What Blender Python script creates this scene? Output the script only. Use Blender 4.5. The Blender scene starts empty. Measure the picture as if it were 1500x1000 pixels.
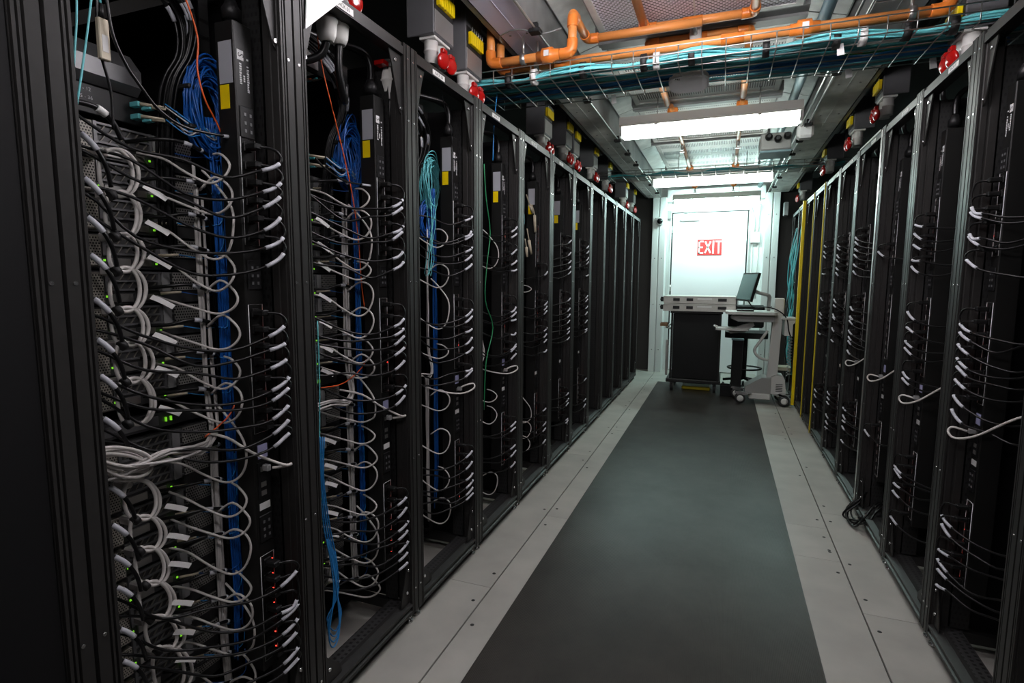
import bpy, math, random
import numpy as np
from mathutils import Vector, Matrix
random.seed(7)
S = bpy.context.scene
COL = S.collection
# ------------------------------------------------------------------ camera
H = 1.41
FPX = 804.335; YAW = -0.36489; PIT = -0.111391; ROL = 0.004842
fw = Vector((math.sin(YAW)*math.cos(PIT), math.cos(YAW)*math.cos(PIT), math.sin(PIT)))
r0 = Vector((math.cos(YAW), -math.sin(YAW), 0)); u0 = r0.cross(fw)
rt = math.cos(ROL)*r0 + math.sin(ROL)*u0; up = -math.sin(ROL)*r0 + math.cos(ROL)*u0
cam = bpy.data.cameras.new('camera'); cam.sensor_width = 36; cam.sensor_fit = 'HORIZONTAL'
cam.lens = FPX/1500*36; cam.clip_start = 0.02
co = bpy.data.objects.new('camera', cam); COL.objects.link(co)
co.matrix_world = Matrix(((rt.x, up.x, -fw.x, 0), (rt.y, up.y, -fw.y, 0), (rt.z, up.z, -fw.z, H), (0, 0, 0, 1)))
S.camera = co
# ------------------------------------------------------------------ world, exposure, lamp strengths
w = bpy.data.worlds.new('world'); S.world = w; w.use_nodes = True
w.node_tree.nodes['Background'].inputs[0].default_value = (0.5, 0.55, 0.6, 1)
w.node_tree.nodes['Background'].inputs[1].default_value = 0.02
S.view_settings.view_transform = 'Standard'; S.view_settings.look = 'None'
S.view_settings.gamma = 1.0; S.view_settings.use_curve_mapping = False
S.view_settings.exposure = 0.2
LAMP_NEAR, LAMP_MID, LAMP_FAR = 16.0, 17.0, 55.0
S.cycles.max_bounces = 5; S.cycles.diffuse_bounces = 3; S.cycles.glossy_bounces = 3
S.cycles.sample_clamp_indirect = 4.0

def at(px, py, axis, val):
    """point of the place seen at a photo pixel, on the plane axis = val"""
    d = rt*((px-750)/FPX) - up*((py-500)/FPX) + fw
    o = Vector((0, 0, H)); return o + d*((val-o[axis])/d[axis])

# ------------------------------------------------------------------ materials
M = {}
def mat(name, col, rough=0.5, metal=0.0, emit=0.0, noise=0.0, nscale=8.0, bump=0.0, spec=0.5):
    m = bpy.data.materials.new(name); m.use_nodes = True; nt = m.node_tree
    b = nt.nodes['Principled BSDF']
    b.inputs['Base Color'].default_value = (*col, 1); b.inputs['Roughness'].default_value = rough
    b.inputs['Metallic'].default_value = metal; b.inputs['Specular IOR Level'].default_value = spec
    if emit:
        b.inputs['Emission Color'].default_value = (*col, 1); b.inputs['Emission Strength'].default_value = emit
    if noise or bump:
        tc = nt.nodes.new('ShaderNodeTexCoord'); n = nt.nodes.new('ShaderNodeTexNoise')
        n.inputs['Scale'].default_value = nscale; n.inputs['Detail'].default_value = 6
        nt.links.new(tc.outputs['Object'], n.inputs['Vector'])
        if noise:
            mr = nt.nodes.new('ShaderNodeMapRange'); mr.inputs[1].default_value = .3; mr.inputs[2].default_value = .7
            mr.inputs[3].default_value = 1-noise; mr.inputs[4].default_value = 1+noise
            mx = nt.nodes.new('ShaderNodeMix'); mx.data_type = 'RGBA'; mx.blend_type = 'MULTIPLY'; mx.inputs[0].default_value = 1
            mx.inputs[6].default_value = (*col, 1)
            nt.links.new(n.outputs[0], mr.inputs[0]); nt.links.new(mr.outputs[0], mx.inputs[7])
            nt.links.new(mx.outputs[2], b.inputs['Base Color'])
        if bump:
            bp = nt.nodes.new('ShaderNodeBump'); bp.inputs['Strength'].default_value = bump; bp.inputs['Distance'].default_value = .002
            nt.links.new(n.outputs[0], bp.inputs['Height']); nt.links.new(bp.outputs[0], b.inputs['Normal'])
    M[name] = m; return m
def holes(name, col, hole, sx, sy, plane, duty=.55, rough=.5, metal=0.0, slot=1.0):
    """perforated sheet: rows of small dark openings over a plain metal"""
    m = mat(name, col, rough, metal); nt = m.node_tree; b = nt.nodes['Principled BSDF']
    tc = nt.nodes.new('ShaderNodeTexCoord'); sp = nt.nodes.new('ShaderNodeSeparateXYZ')
    nt.links.new(tc.outputs['Object'], sp.inputs[0])
    def wave(out, s, d, off=None):
        a = nt.nodes.new('ShaderNodeMath'); a.operation = 'MULTIPLY'; a.inputs[1].default_value = s
        nt.links.new(sp.outputs[out], a.inputs[0]); src = a
        if off is not None:
            ad = nt.nodes.new('ShaderNodeMath'); ad.operation = 'ADD'; nt.links.new(a.outputs[0], ad.inputs[0]); nt.links.new(off.outputs[0], ad.inputs[1]); src = ad
        f = nt.nodes.new('ShaderNodeMath'); f.operation = 'FRACT'; nt.links.new(src.outputs[0], f.inputs[0])
        l = nt.nodes.new('ShaderNodeMath'); l.operation = 'LESS_THAN'; l.inputs[1].default_value = d; nt.links.new(f.outputs[0], l.inputs[0])
        return l, a
    l2, a2 = wave(plane[1], sy, duty)
    fl = nt.nodes.new('ShaderNodeMath'); fl.operation = 'FLOOR'; nt.links.new(a2.outputs[0], fl.inputs[0])
    hf = nt.nodes.new('ShaderNodeMath'); hf.operation = 'MULTIPLY'; hf.inputs[1].default_value = .5; nt.links.new(fl.outputs[0], hf.inputs[0])
    l1, a1 = wave(plane[0], sx, duty*slot, hf)
    mu = nt.nodes.new('ShaderNodeMath'); mu.operation = 'MULTIPLY'; nt.links.new(l1.outputs[0], mu.inputs[0]); nt.links.new(l2.outputs[0], mu.inputs[1])
    mx = nt.nodes.new('ShaderNodeMix'); mx.data_type = 'RGBA'; mx.inputs[6].default_value = (*col, 1); mx.inputs[7].default_value = (*hole, 1)
    nt.links.new(mu.outputs[0], mx.inputs[0]); nt.links.new(mx.outputs[2], b.inputs['Base Color'])
    return m
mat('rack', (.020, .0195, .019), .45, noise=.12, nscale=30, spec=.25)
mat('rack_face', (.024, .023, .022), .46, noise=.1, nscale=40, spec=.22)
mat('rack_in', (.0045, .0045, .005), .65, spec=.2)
mat('slotted', (.02, .02, .02), .5)
holes('slot_rail', (.013, .013, .013), (.001, .001, .001), 70, 45, (0, 2), .45)
holes('slot_base', (.03, .03, .03), (.001, .001, .001), 45, 45, (1, 0), .5)
mat('alu', (.55, .54, .52), .32, .9, noise=.08, nscale=12)
mat('galv', (.60, .61, .58), .42, .12, noise=.2, nscale=9)
mat('galv_dark', (.20, .205, .20), .45, .15, noise=.25, nscale=6)
mat('lilac_paint', (.74, .70, .82), .4)
mat('white_paint', (.74, .77, .76), .42)
mat('door_paint', (.86, .86, .88), .35)
mat('ceil', (.16, .165, .165), .6, .2)
mat('wall_dark', (.035, .032, .03), .6)
mat('sub', (.012, .012, .012), .8)
mat('plate', (.385, .372, .338), .48, noise=.10, nscale=5, bump=.08)
mat('plate_b', (.36, .347, .315), .5, noise=.12, nscale=4, bump=.08)
mat('cord', (.006, .006, .0063), .32, spec=.35)
mat('plug', (.008, .008, .008), .45, spec=.3)
mat('sleeve', (.58, .59, .64), .45)
mat('flag', (.80, .79, .77), .6)
mat('white_cable', (.63, .60, .57), .45)
mat('white_cable_b', (.55, .525, .51), .45)
mat('blue_cable', (.006, .09, .38), .38)
mat('sky_cable', (.02, .22, .55), .38)
mat('teal_cable', (.16, .60, .64), .42)
mat('teal_dark', (.07, .40, .44), .42)
mat('green_cable', (.02, .25, .09), .42)
mat('orange_cable', (.75, .11, .02), .42)
mat('beige_boot', (.55, .48, .36), .5)
mat('pipe', (.72, .27, .07), .38, noise=.08, nscale=6)
mat('fitting', (.72, .20, .03), .32)
mat('pipe_brown', (.50, .27, .17), .4)
mat('red', (.42, .008, .007), .16)
mat('yellow', (.85, .62, .0), .4)
mat('yellow_edge', (.62, .50, .02), .4)
mat('box_grey', (.115, .115, .12), .45, noise=.06, nscale=10)
mat('box_face', (.33, .32, .31), .38, .5)
mat('socket_white', (.74, .73, .70), .4)
mat('socket_grey', (.30, .30, .30), .45)
mat('paper', (.66, .65, .64), .6)
mat('paper_grey', (.36, .37, .40), .55)
mat('paper_lilac', (.42, .42, .66), .6)
mat('ink', (.01, .01, .01), .6)
mat('print', (.7, .7, .7), .6)
mat('pdu', (.0085, .0085, .008), .45, spec=.3)
mat('server', (.075, .075, .076), .42, .45)
mat('server_bar', (.20, .20, .205), .4, .5)
holes('server_mesh', (.34, .33, .31), (.004, .004, .004), 130, 130, (1, 2), .58)
mat('psu', (.22, .205, .18), .42, .4)
holes('psu_mesh', (.48, .45, .39), (.006, .006, .006), 150, 150, (1, 2), .58)
mat('chrome', (.6, .6, .6), .25, .95)
mat('red_led', (1, .05, .03), .5, emit=2.2)
mat('green_led', (.30, 1, .04), .5, emit=.45)
mat('silver', (.50, .48, .45), .4, .35, noise=.06, nscale=20)
mat('ws_white', (.60, .59, .57), .42)
mat('ws_grey', (.30, .295, .285), .45)
mat('black_plastic', (.009, .009, .0095), .45, spec=.35)
mat('cabinet', (.008, .008, .0085), .6, spec=.25)
mat('rack_door', (.006, .006, .0065), .65, spec=.2)
mat('screen', (.10, .19, .19), .2)  # teal reflection put into the screen's base colour
mat('wheel', (.03, .03, .03), .5)
mat('wood', (.35, .20, .10), .5)
mat('teal_conduit', (.16, .26, .29), .45)
mat('exit_red', (.62, .04, .04), .4)
mat('exit_white', (.9, .9, .9), .4)
mat('ap_white', (.90, .90, .90), .4)
mat('glass_dark', (.01, .01, .012), .08)
mat('lamp_body', (.66, .65, .60), .5)
holes('grill', (.80, .77, .84), (.03, .03, .035), 38, 62, (0, 1), .5, slot=1.3)
holes('grill_fin', (.70, .71, .68), (.04, .045, .045), 62, 3.2, (0, 1), .5, slot=1.0)
for nm, c, st in (('tube_near', (1.0, .95, .97), LAMP_NEAR), ('tube_over', (1.0, .95, .99), LAMP_NEAR*1.5), ('tube_mid', (.94, 1.0, .95), LAMP_MID), ('tube_far', (.70, 1.0, .95), LAMP_FAR)):
    mat(nm, c, .5, emit=st)
# rubber runner: fine ribs along the aisle, scuffs
def mat_rubber():
    m = mat('rubber', (.034, .034, .033), .40, spec=.10); nt = m.node_tree; b = nt.nodes['Principled BSDF']
    tc = nt.nodes.new('ShaderNodeTexCoord')
    wv = nt.nodes.new('ShaderNodeTexWave'); wv.wave_type = 'BANDS'; wv.bands_direction = 'X'; wv.inputs['Scale'].default_value = 50
    nt.links.new(tc.outputs['Object'], wv.inputs['Vector'])
    bp = nt.nodes.new('ShaderNodeBump'); bp.inputs['Strength'].default_value = .35; bp.inputs['Distance'].default_value = .002
    nt.links.new(wv.outputs['Fac'], bp.inputs['Height']); nt.links.new(bp.outputs[0], b.inputs['Normal'])
    n = nt.nodes.new('ShaderNodeTexNoise'); n.inputs['Scale'].default_value = 2.2; n.inputs['Detail'].default_value = 8; n.inputs['Roughness'].default_value = .65
    nt.links.new(tc.outputs['Object'], n.inputs['Vector'])
    rp = nt.nodes.new('ShaderNodeValToRGB'); rp.color_ramp.elements[0].position = .35; rp.color_ramp.elements[0].color = (.030, .0265, .0240, 1)
    rp.color_ramp.elements[1].position = .72; rp.color_ramp.elements[1].color = (.050, .045, .040, 1)
    nt.links.new(n.outputs[0], rp.inputs[0]); nt.links.new(rp.outputs[0], b.inputs['Base Color'])
    mr = nt.nodes.new('ShaderNodeMapRange'); mr.inputs[3].default_value = .42; mr.inputs[4].default_value = .24
    nt.links.new(n.outputs[0], mr.inputs[0]); nt.links.new(mr.outputs[0], b.inputs['Roughness'])
mat_rubber()

# ------------------------------------------------------------------ mesh helpers
class MB:
    def __init__(s): s.v = []; s.f = []; s.sm = []
    def add(s, vs, fs, smooth=False):
        n = len(s.v); s.v += [tuple(p) for p in vs]; s.f += [tuple(i+n for i in f) for f in fs]; s.sm += [smooth]*len(fs); return s
    def box(s, x0, x1, y0, y1, z0, z1, b=0.0):
        if x0 > x1: x0, x1 = x1, x0
        if y0 > y1: y0, y1 = y1, y0
        if z0 > z1: z0, z1 = z1, z0
        if b <= 0:
            vs = [(x, y, z) for z in (z0, z1) for y in (y0, y1) for x in (x0, x1)]
            return s.add(vs, [(0, 2, 3, 1), (4, 5, 7, 6), (0, 1, 5, 4), (2, 6, 7, 3), (0, 4, 6, 2), (1, 3, 7, 5)])
        b = min(b, (x1-x0)*.45, (y1-y0)*.45, (z1-z0)*.45)
        rings = []
        for z, i in ((z0, b), (z0+b, 0), (z1-b, 0), (z1, b)):
            rings.append([(x0+b, y0+i, z), (x1-b, y0+i, z), (x1-i, y0+b, z), (x1-i, y1-b, z), (x1-b, y1-i, z), (x0+b, y1-i, z), (x0+i, y1-b, z), (x0+i, y0+b, z)])
        vs = [p for r in rings for p in r]; fs = []
        for k in range(3):
            for i in range(8): fs.append((k*8+i, k*8+(i+1) % 8, k*8+8+(i+1) % 8, k*8+8+i))
        fs.append(tuple(reversed(range(8)))); fs.append(tuple(range(24, 32)))
        return s.add(vs, fs)
    def prism(s, poly, axis, a, b):
        """poly = 2-D outline in the other two axes (in order), extruded from a to b along axis"""
        o = [i for i in range(3) if i != axis]; n = len(poly)
        def p(q, t):
            r = [0, 0, 0]; r[o[0]] = q[0]; r[o[1]] = q[1]; r[axis] = t; return tuple(r)
        vs = [p(q, a) for q in poly]+[p(q, b) for q in poly]
        fs = [(i, (i+1) % n, n+(i+1) % n, n+i) for i in range(n)]+[tuple(reversed(range(n))), tuple(range(n, 2*n))]
        return s.add(vs, fs)
    def cyl(s, p0, p1, ra, rb=None, n=12, smooth=True):
        rb = ra if rb is None else rb
        p0 = Vector(p0); p1 = Vector(p1); d = (p1-p0).normalized()
        a = d.orthogonal().normalized(); c = d.cross(a)
        vs = []
        for p, r in ((p0, ra), (p1, rb)):
            for i in range(n):
                t = 2*math.pi*i/n; vs.append(p+a*(r*math.cos(t))+c*(r*math.sin(t)))
        m = len(s.f)
        s.add(vs, [(i, (i+1) % n, n+(i+1) % n, n+i) for i in range(n)], smooth)
        base = len(s.v)-2*n
        s.f += [tuple(base+i for i in reversed(range(n))), tuple(base+n+i for i in range(n))]; s.sm += [False, False]
        return s
    def lathe(s, p, d, prof, n=16):
        """prof = [(distance along d, radius)...]"""
        p = Vector(p); d = Vector(d).normalized(); a = d.orthogonal().normalized(); c = d.cross(a); vs = []; fs = []
        for t, r in prof:
            for i in range(n):
                g = 2*math.pi*i/n; vs.append(p+d*t+a*(r*math.cos(g))+c*(r*math.sin(g)))
        for k in range(len(prof)-1):
            for i in range(n): fs.append((k*n+i, k*n+(i+1) % n, k*n+n+(i+1) % n, k*n+n+i))
        s.add(vs, fs, True)
        base = len(s.v)-len(vs); L = (len(prof)-1)*n
        s.f += [tuple(base+i for i in reversed(range(n))), tuple(base+L+i for i in range(n))]; s.sm += [False, False]
        return s
    def tube(s, pts, r, n=6, res=4, closed=False):
        P = spline(pts, res, closed) if res > 1 else [Vector(p) for p in pts]
        m = len(P); vs = []; fs = []
        prev = None
        for i in range(m):
            a = P[(i-1) % m] if (closed or i > 0) else P[0]; b = P[(i+1) % m] if (closed or i < m-1) else P[-1]
            t = (b-a).normalized() if (b-a).length > 1e-9 else Vector((0, 0, 1))
            if prev is None: nn = t.orthogonal().normalized()
            else:
                nn = prev-t*prev.dot(t); nn = nn.normalized() if nn.length > 1e-6 else t.orthogonal().normalized()
            prev = nn; bb = t.cross(nn)
            for k in range(n):
                g = 2*math.pi*k/n; vs.append(P[i]+nn*(r*math.cos(g))+bb*(r*math.sin(g)))
        for i in range(m if closed else m-1):
            j = (i+1) % m
            for k in range(n): fs.append((i*n+k, i*n+(k+1) % n, j*n+(k+1) % n, j*n+k))
        s.add(vs, fs, True)
        if not closed:
            base = len(s.v)-len(vs); s.f += [tuple(base+k for k in reversed(range(n))), tuple(base+(m-1)*n+k for k in range(n))]; s.sm += [False, False]
        return s
    def mesh(s, name, m, org=(0, 0, 0)):
        me = bpy.data.meshes.new(name); o = Vector(org)
        me.from_pydata([tuple(Vector(p)-o) for p in s.v], [], s.f)
        me.polygons.foreach_set('use_smooth', s.sm)
        me.materials.append(M[m] if isinstance(m, str) else m); me.update(); return me
def spline(pts, res=4, closed=False):
    P = [Vector(p) for p in pts]; n = len(P); out = []
    for i in range(n if closed else n-1):
        if closed: a, b, c, d = P[(i-1) % n], P[i], P[(i+1) % n], P[(i+2) % n]
        else: a, b, c, d = P[max(i-1, 0)], P[i], P[i+1], P[min(i+2, n-1)]
        for k in range(res):
            t = k/res
            out.append(.5*((2*b)+(c-a)*t+(2*a-5*b+4*c-d)*t*t+(3*b-a-3*c+d)*t*t*t))
    if not closed: out.append(P[-1])
    return out
WORG = {}
def link(name, me, parent=None, loc=(0, 0, 0)):
    o = bpy.data.objects.new(name, me); COL.objects.link(o); o.location = loc
    if parent is not None: o.parent = parent
    return o
def put(name, mb, m, parent=None, org=None):
    """mesh given in place coordinates; org = its own origin"""
    pw = WORG.get(parent.name, Vector((0, 0, 0))) if parent is not None else Vector((0, 0, 0))
    if org is None: org = pw if parent is not None else Vector(mb.v[0])
    org = Vector(org); o = link(name, mb.mesh(name, m, org), parent, org-pw)
    WORG[o.name] = org; return o
def tag(o, label, cat, group=None):
    o['label'] = label; o['category'] = cat
    if group: o['group'] = group
    return o
def thing(name, label, cat, loc=(0, 0, 0), group=None):
    o = link(name, None, None, loc); o.empty_display_size = .05; WORG[o.name] = Vector(loc); return tag(o, label, cat, group)
def struct(name, mb, m, parent=None):
    o = put(name, mb, m, parent, (0, 0, 0) if parent is None else None)
    if parent is None: o['kind'] = 'structure'
    return o
def ordn(i):
    L = ['first', 'second', 'third', 'fourth', 'fifth', 'sixth', 'seventh', 'eighth', 'ninth', 'tenth', 'eleventh', 'twelfth', 'thirteenth', 'fourteenth', 'fifteenth', 'sixteenth', 'seventeenth', 'eighteenth', 'nineteenth', 'twentieth', 'twenty-first', 'twenty-second', 'twenty-third', 'twenty-fourth', 'twenty-fifth', 'twenty-sixth']
    return L[i]
def text_mesh(txt, size):
    c = bpy.data.curves.new('lettering', 'FONT'); c.body = txt; c.size = size; c.align_x = 'CENTER'; c.align_y = 'CENTER'; c.resolution_u = 2
    o = bpy.data.objects.new('lettering', c); me = bpy.data.meshes.new_from_object(o); bpy.data.objects.remove(o); bpy.data.curves.remove(c)
    me.materials.clear(); return me
def lettering(txt, size, m, parent, loc, X, Y):
    """flat lettering, X = reading direction, Y = up of the letters"""
    me = text_mesh(txt, size); me.materials.append(M[m])
    X = Vector(X).normalized(); Y = Vector(Y).normalized(); Z = X.cross(Y)
    for v in me.vertices: p = v.co.copy(); v.co = X*p.x+Y*p.y
    pw = WORG[parent.name]; o = link('lettering', me, parent, Vector(loc)-pw); WORG[o.name] = Vector(loc); return o

# ------------------------------------------------------------------ the room
XL, XR = -1.128, 0.80          # front planes of the two rack rows
PITCH = 0.612; Y0 = 1.265      # a rack boundary
ZT = 2.27
fl = struct('floor', MB().box(-2.4, 2.1, -2.6, 9.2, -.06, -.012), 'sub')
def plate(x0, x1, ya, yb, m, screws=()):
    o = put('floor_plate', MB().box(x0+.003, x1-.003, ya+.001, yb-.001, -.012, 0, .0012), m, fl, (0, 0, 0))
    mb = MB()
    for x, y in screws: mb.lathe((x, y, -.0005), (0, 0, 1), [(0, .009), (.0012, .008), (.0016, .005)], 10)
    if screws: put('screw', mb, 'ink', o)['kind'] = 'stuff'
cuts_in_l = [-2.6, -.6, 1.0, 3.04, 5.1, 7.1, 9.2]
cuts_out_l = [-2.6, .2, 2.2, 4.25, 6.3, 9.2]
cuts_in_r = [-2.6, -.4, 1.4, 3.06, 3.46, 5.5, 7.5, 9.2]
cuts_out_r = [-2.6, .6, 2.6, 3.7, 5.7, 9.2]
def scr(xa, xb, a, b, side):
    return [(x, y) for y in (a+.12, (a+b)/2-.1, b-.12) for x in ((xa+.035,) if side else (xb-.035,))]
for cc, xa, xb, sd in ((cuts_in_l, -.938, -.42, 1), (cuts_out_l, -1.5, -.938, 0), (cuts_in_r, .02, .62, 0), (cuts_out_r, .62, 1.2, 1)):
    for i in range(len(cc)-1):
        plate(xa, xb, cc[i], cc[i+1], 'plate' if (i+sd) % 2 else 'plate_b', scr(xa, xb, cc[i], cc[i+1], sd))
plate(-.42, .02, -2.6, 9.2, 'plate')
tag(put('floor_runner', MB().box(-.80, .403, -2.4, 7.85, .0005, .006, .002), 'rubber', None, (-.2, 2.7, 0)), 'long dark grey ribbed rubber runner down the middle of the aisle', 'mat')
struct('wall_left', MB().box(-2.5, -2.4, -2.7, 9.3, -.06, 3.0), 'wall_dark')
struct('wall_right', MB().box(2.1, 2.2, -2.7, 9.3, -.06, 3.0), 'wall_dark')
struct('wall_near', MB().box(-2.5, 2.2, -2.7, -2.6, -.06, 3.0), 'wall_dark')
struct('ceiling', MB().box(-2.5, 2.2, -2.7, 9.3, 2.93, 3.0), 'ceil')
# end wall with the doorway
wf = struct('wall_far', MB().box(-2.5, -.80, 9.0, 9.3, -.06, 3.0).box(.33, 2.2, 9.0, 9.3, -.06, 3.0).box(-.80, .33, 9.0, 9.3, 2.47, 3.0).box(-.8, .33, 9.2, 9.3, -.06, 2.47), 'white_paint')
for n, (x0, x1) in (('trim_1', (-2.4, -1.05)), ('trim_2', (.72, 2.1))):
    struct(n, MB().box(x0, x1, 8.9, 8.995, 0, 2.93), 'wall_dark')
# door frame columns: two flanges with a groove between
for n, xa, xb in (('trim_3', -1.045, -.85), ('trim_4', .515, .70)):
    mid = (xa+xb)/2
    t = struct(n, MB().box(xa, xb, 8.74, 8.995, 0, 2.66), 'white_paint')
    put('flange', MB().box(xa, mid-.006, 8.70, 8.739, 0, 2.66, .004), 'white_paint', t)
    put('flange', MB().box(mid+.006, xb, 8.70, 8.739, 0, 2.66, .004), 'white_paint', t)
    sb = MB()
    for z in (.35, 1.05, 1.75, 2.35):
        for x in (mid-.05, mid+.05): sb.cyl((x, 8.701, z), (x, 8.694, z), .008, n=8)
    put('bolt', sb, 'galv_dark', t)
struct('trim_5', MB().box(-.85, .515, 8.83, 8.995, 2.60, 2.78, .004), 'white_paint')
dr = struct('door_1', MB().box(-.765, .295, 8.97, 9.02, .01, 2.44, .004), 'door_paint')
put('door_frame', MB().box(-.80, -.785, 8.955, 9.03, 0, 2.47).box(.315, .33, 8.955, 9.03, 0, 2.47).box(-.80, .33, 8.955, 9.03, 2.455, 2.47), 'white_paint', dr)
put('gasket', MB().box(-.785, -.767, 8.975, 9.03, 0, 2.455).box(.297, .305, 8.985, 9.03, 0, 2.455).box(-.785, .315, 8.985, 9.03, 2.442, 2.455), 'ink', dr)
put('door_handle', MB().cyl((.20, 8.97, 1.05), (.20, 8.92, 1.05), .012).tube([(.20, 8.92, 1.05), (.12, 8.915, 1.05), (.08, 8.92, 1.05)], .011).box(.175, .225, 8.962, 8.97, .92, 1.16, .004), 'alu', dr)
hb = MB()
for z in (.35, 1.3, 2.2): hb.cyl((-.776, 8.962, z-.05), (-.776, 8.962, z+.05), .011)
put('hinge', hb, 'alu', dr)
dc = thing('door_closer', 'white overhead door closer at the upper left of the exit door', 'door closer', (-.5, 8.93, 2.36))
put('body', MB().box(-.66, -.36, 8.915, 8.968, 2.32, 2.40, .012), 'white_paint', dc)
put('arm', MB().tube([(-.42, 8.93, 2.405), (-.60, 8.80, 2.425), (-.45, 8.95, 2.43)], .009, res=1), 'white_paint', dc)
ex = thing('exit_sign', 'red EXIT sign with white letters fixed to the bright door', 'sign', (-.22, 8.966, 1.80))
ex0, ex1, ez0, ez1 = -.395, -.045, 1.80, 2.04
put('plate', MB().box(ex0, ex1, 8.962, 8.9695, ez0, ez1, .001), 'exit_red', ex)
def stroke(mb, a, b, t):
    a = Vector((a[0], 0, a[1])); b = Vector((b[0], 0, b[1])); d = (b-a).normalized(); n = Vector((-d.z, 0, d.x))*t/2
    q = [a+n, b+n, b-n, a-n]; mb.prism([(p.x, p.z) for p in q], 1, 8.9565, 8.9615)
let = {'E': [((0, 0), (0, 1)), ((0, 0), (1, 0)), ((0, .5), (.85, .5)), ((0, 1), (1, 1))], 'X': [((0, 0), (1, 1)), ((0, 1), (1, 0))], 'I': [((.5, 0), (.5, 1))], 'T': [((.5, 0), (.5, 1)), ((0, 1), (1, 1))]}
cx = ex0+.026
for ch, wd in (('E', .062), ('X', .078), ('I', .03), ('T', .075)):
    mb = MB()
    for a, b in let[ch]:
        A = [cx+a[0]*wd, ez0+.034+a[1]*(ez1-ez0-.068)]; B = [cx+b[0]*wd, ez0+.034+b[1]*(ez1-ez0-.068)]
        if ch != 'X':
            if a[1] == b[1]: A[0] -= .011
            else: A[1] -= .011; B[1] += .011
        stroke(mb, A, B, .022)
    put('letter', mb, 'exit_white', ex); cx += wd+.024
# wall fittings by the door
jb = thing('wall_junction_box', 'pale junction box with two conduits on wall right of the exit door', 'junction box', (.41, 8.97, 2.08))
put('body', MB().box(.345, .475, 8.94, 8.999, 1.97, 2.13, .008), 'white_paint', jb)
put('conduit', MB().tube([(.385, 8.965, 2.13), (.385, 8.965, 2.30), (.36, 8.965, 2.42), (.33, 8.90, 2.50)], .016), 'ws_white', jb)
put('conduit', MB().tube([(.44, 8.965, 2.13), (.44, 8.965, 2.32), (.455, 8.95, 2.45), (.46, 8.90, 2.52)], .016), 'ws_white', jb)
put('conduit', MB().tube([(.375, 8.985, 1.97), (.375, 8.985, .4)], .009, res=1), 'ws_white', jb)
put('conduit', MB().tube([(.455, 8.985, 1.97), (.455, 8.985, 1.15)], .009, res=1), 'ws_white', jb)
dm = thing('dome_camera', 'white dome camera with dark lens on left door column', 'camera', (-.93, 8.69, 2.30))
put('housing', MB().lathe((-.93, 8.693, 2.30), (0, -1, 0), [(0, .062), (.03, .062), (.045, .05)]), 'white_paint', dm)
put('lens', MB().lathe((-.93, 8.650, 2.30), (0, -1, 0), [(0, .044), (.02, .040), (.035, .028), (.043, .010)]), 'glass_dark', dm)
tag(put('wall_sensor', MB().box(-.86, -.79, 8.93, 8.995, 2.36, 2.48, .006), 'ws_grey', None, (-.82, 8.96, 2.42)), 'small grey box on the wall left of the door above the dome camera', 'sensor')

# ------------------------------------------------------------------ overhead: grilles, trunking, slopes
gp = [(-1.2, .4), (.6, 1.9), (2.05, 3.28), (3.48, 4.62), (4.80, 5.88), (6.02, 7.36), (7.6, 8.72)]
for i, (a, b) in enumerate(gp):
    where = ['behind the camera', 'above the camera', 'nearest, above the first orange pipes', 'above the near cable basket', 'above the first lit lamp', 'between the two lit lamps', 'nearest the exit door'][i]
    g = thing('ceiling_grille', 'perforated metal ceiling grille, '+where, 'grille', (-.2, (a+b)/2, 2.80), 'ceiling grilles')
    put('perforated_sheet', MB().box(-.68, .28, a+.03, b-.03, 2.806, 2.812), 'grill' if i < 3 else 'grill_fin', g)
    put('box_side', MB().box(-.722, -.716, a, b, 2.80, 2.92).box(.316, .322, a, b, 2.80, 2.92), 'galv_dark', g)
    put('frame', MB().box(-.715, -.68, a, b, 2.80, 2.83).box(.28, .315, a, b, 2.80, 2.83).box(-.68, .28, a, a+.03, 2.80, 2.83).box(-.68, .28, b-.03, b, 2.80, 2.83), 'galv', g)
    put('seam', MB().box(-.204, -.196, a+.03, b-.03, 2.802, 2.806), 'galv', g)
for i in range(len(gp)-1):
    a, b = gp[i][1], gp[i+1][0]
    struct('trim_%d' % (10+i), MB().box(-.75, .35, a, b, 2.80, 2.87).box(-.75, .35, (a+b)/2-.02, (a+b)/2+.02, 2.785, 2.80), 'galv_dark')
for s, xa, za, xb, zb, n in ((-1, -.925, 2.85, -.725, 2.91, 'trim_20'), (1, .57, 2.85, .335, 2.91, 'trim_21')):
    sl = struct(n, MB().prism([(xa, za), (xb, zb), (xb, zb+.004), (xa, za+.005)], 1, -2.5, 8.75), 'galv_dark')
    for k in range(7):
        ya = -.6+k*1.4
        pa = lambda t: (xa+(xb-xa)*t, za+(zb-za)*t-.006)
        put('sheet', MB().prism([pa(.04), pa(.96), (pa(.96)[0], pa(.96)[1]+.003), (pa(.04)[0], pa(.04)[1]+.003)], 1, ya, ya+1.385), 'galv', sl)
segs = [(-2.4, .3), (.3, 1.7), (1.7, 3.02), (3.03, 3.9), (3.9, 5.1), (5.1, 6.3), (6.3, 7.5), (7.5, 8.72)]
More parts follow.
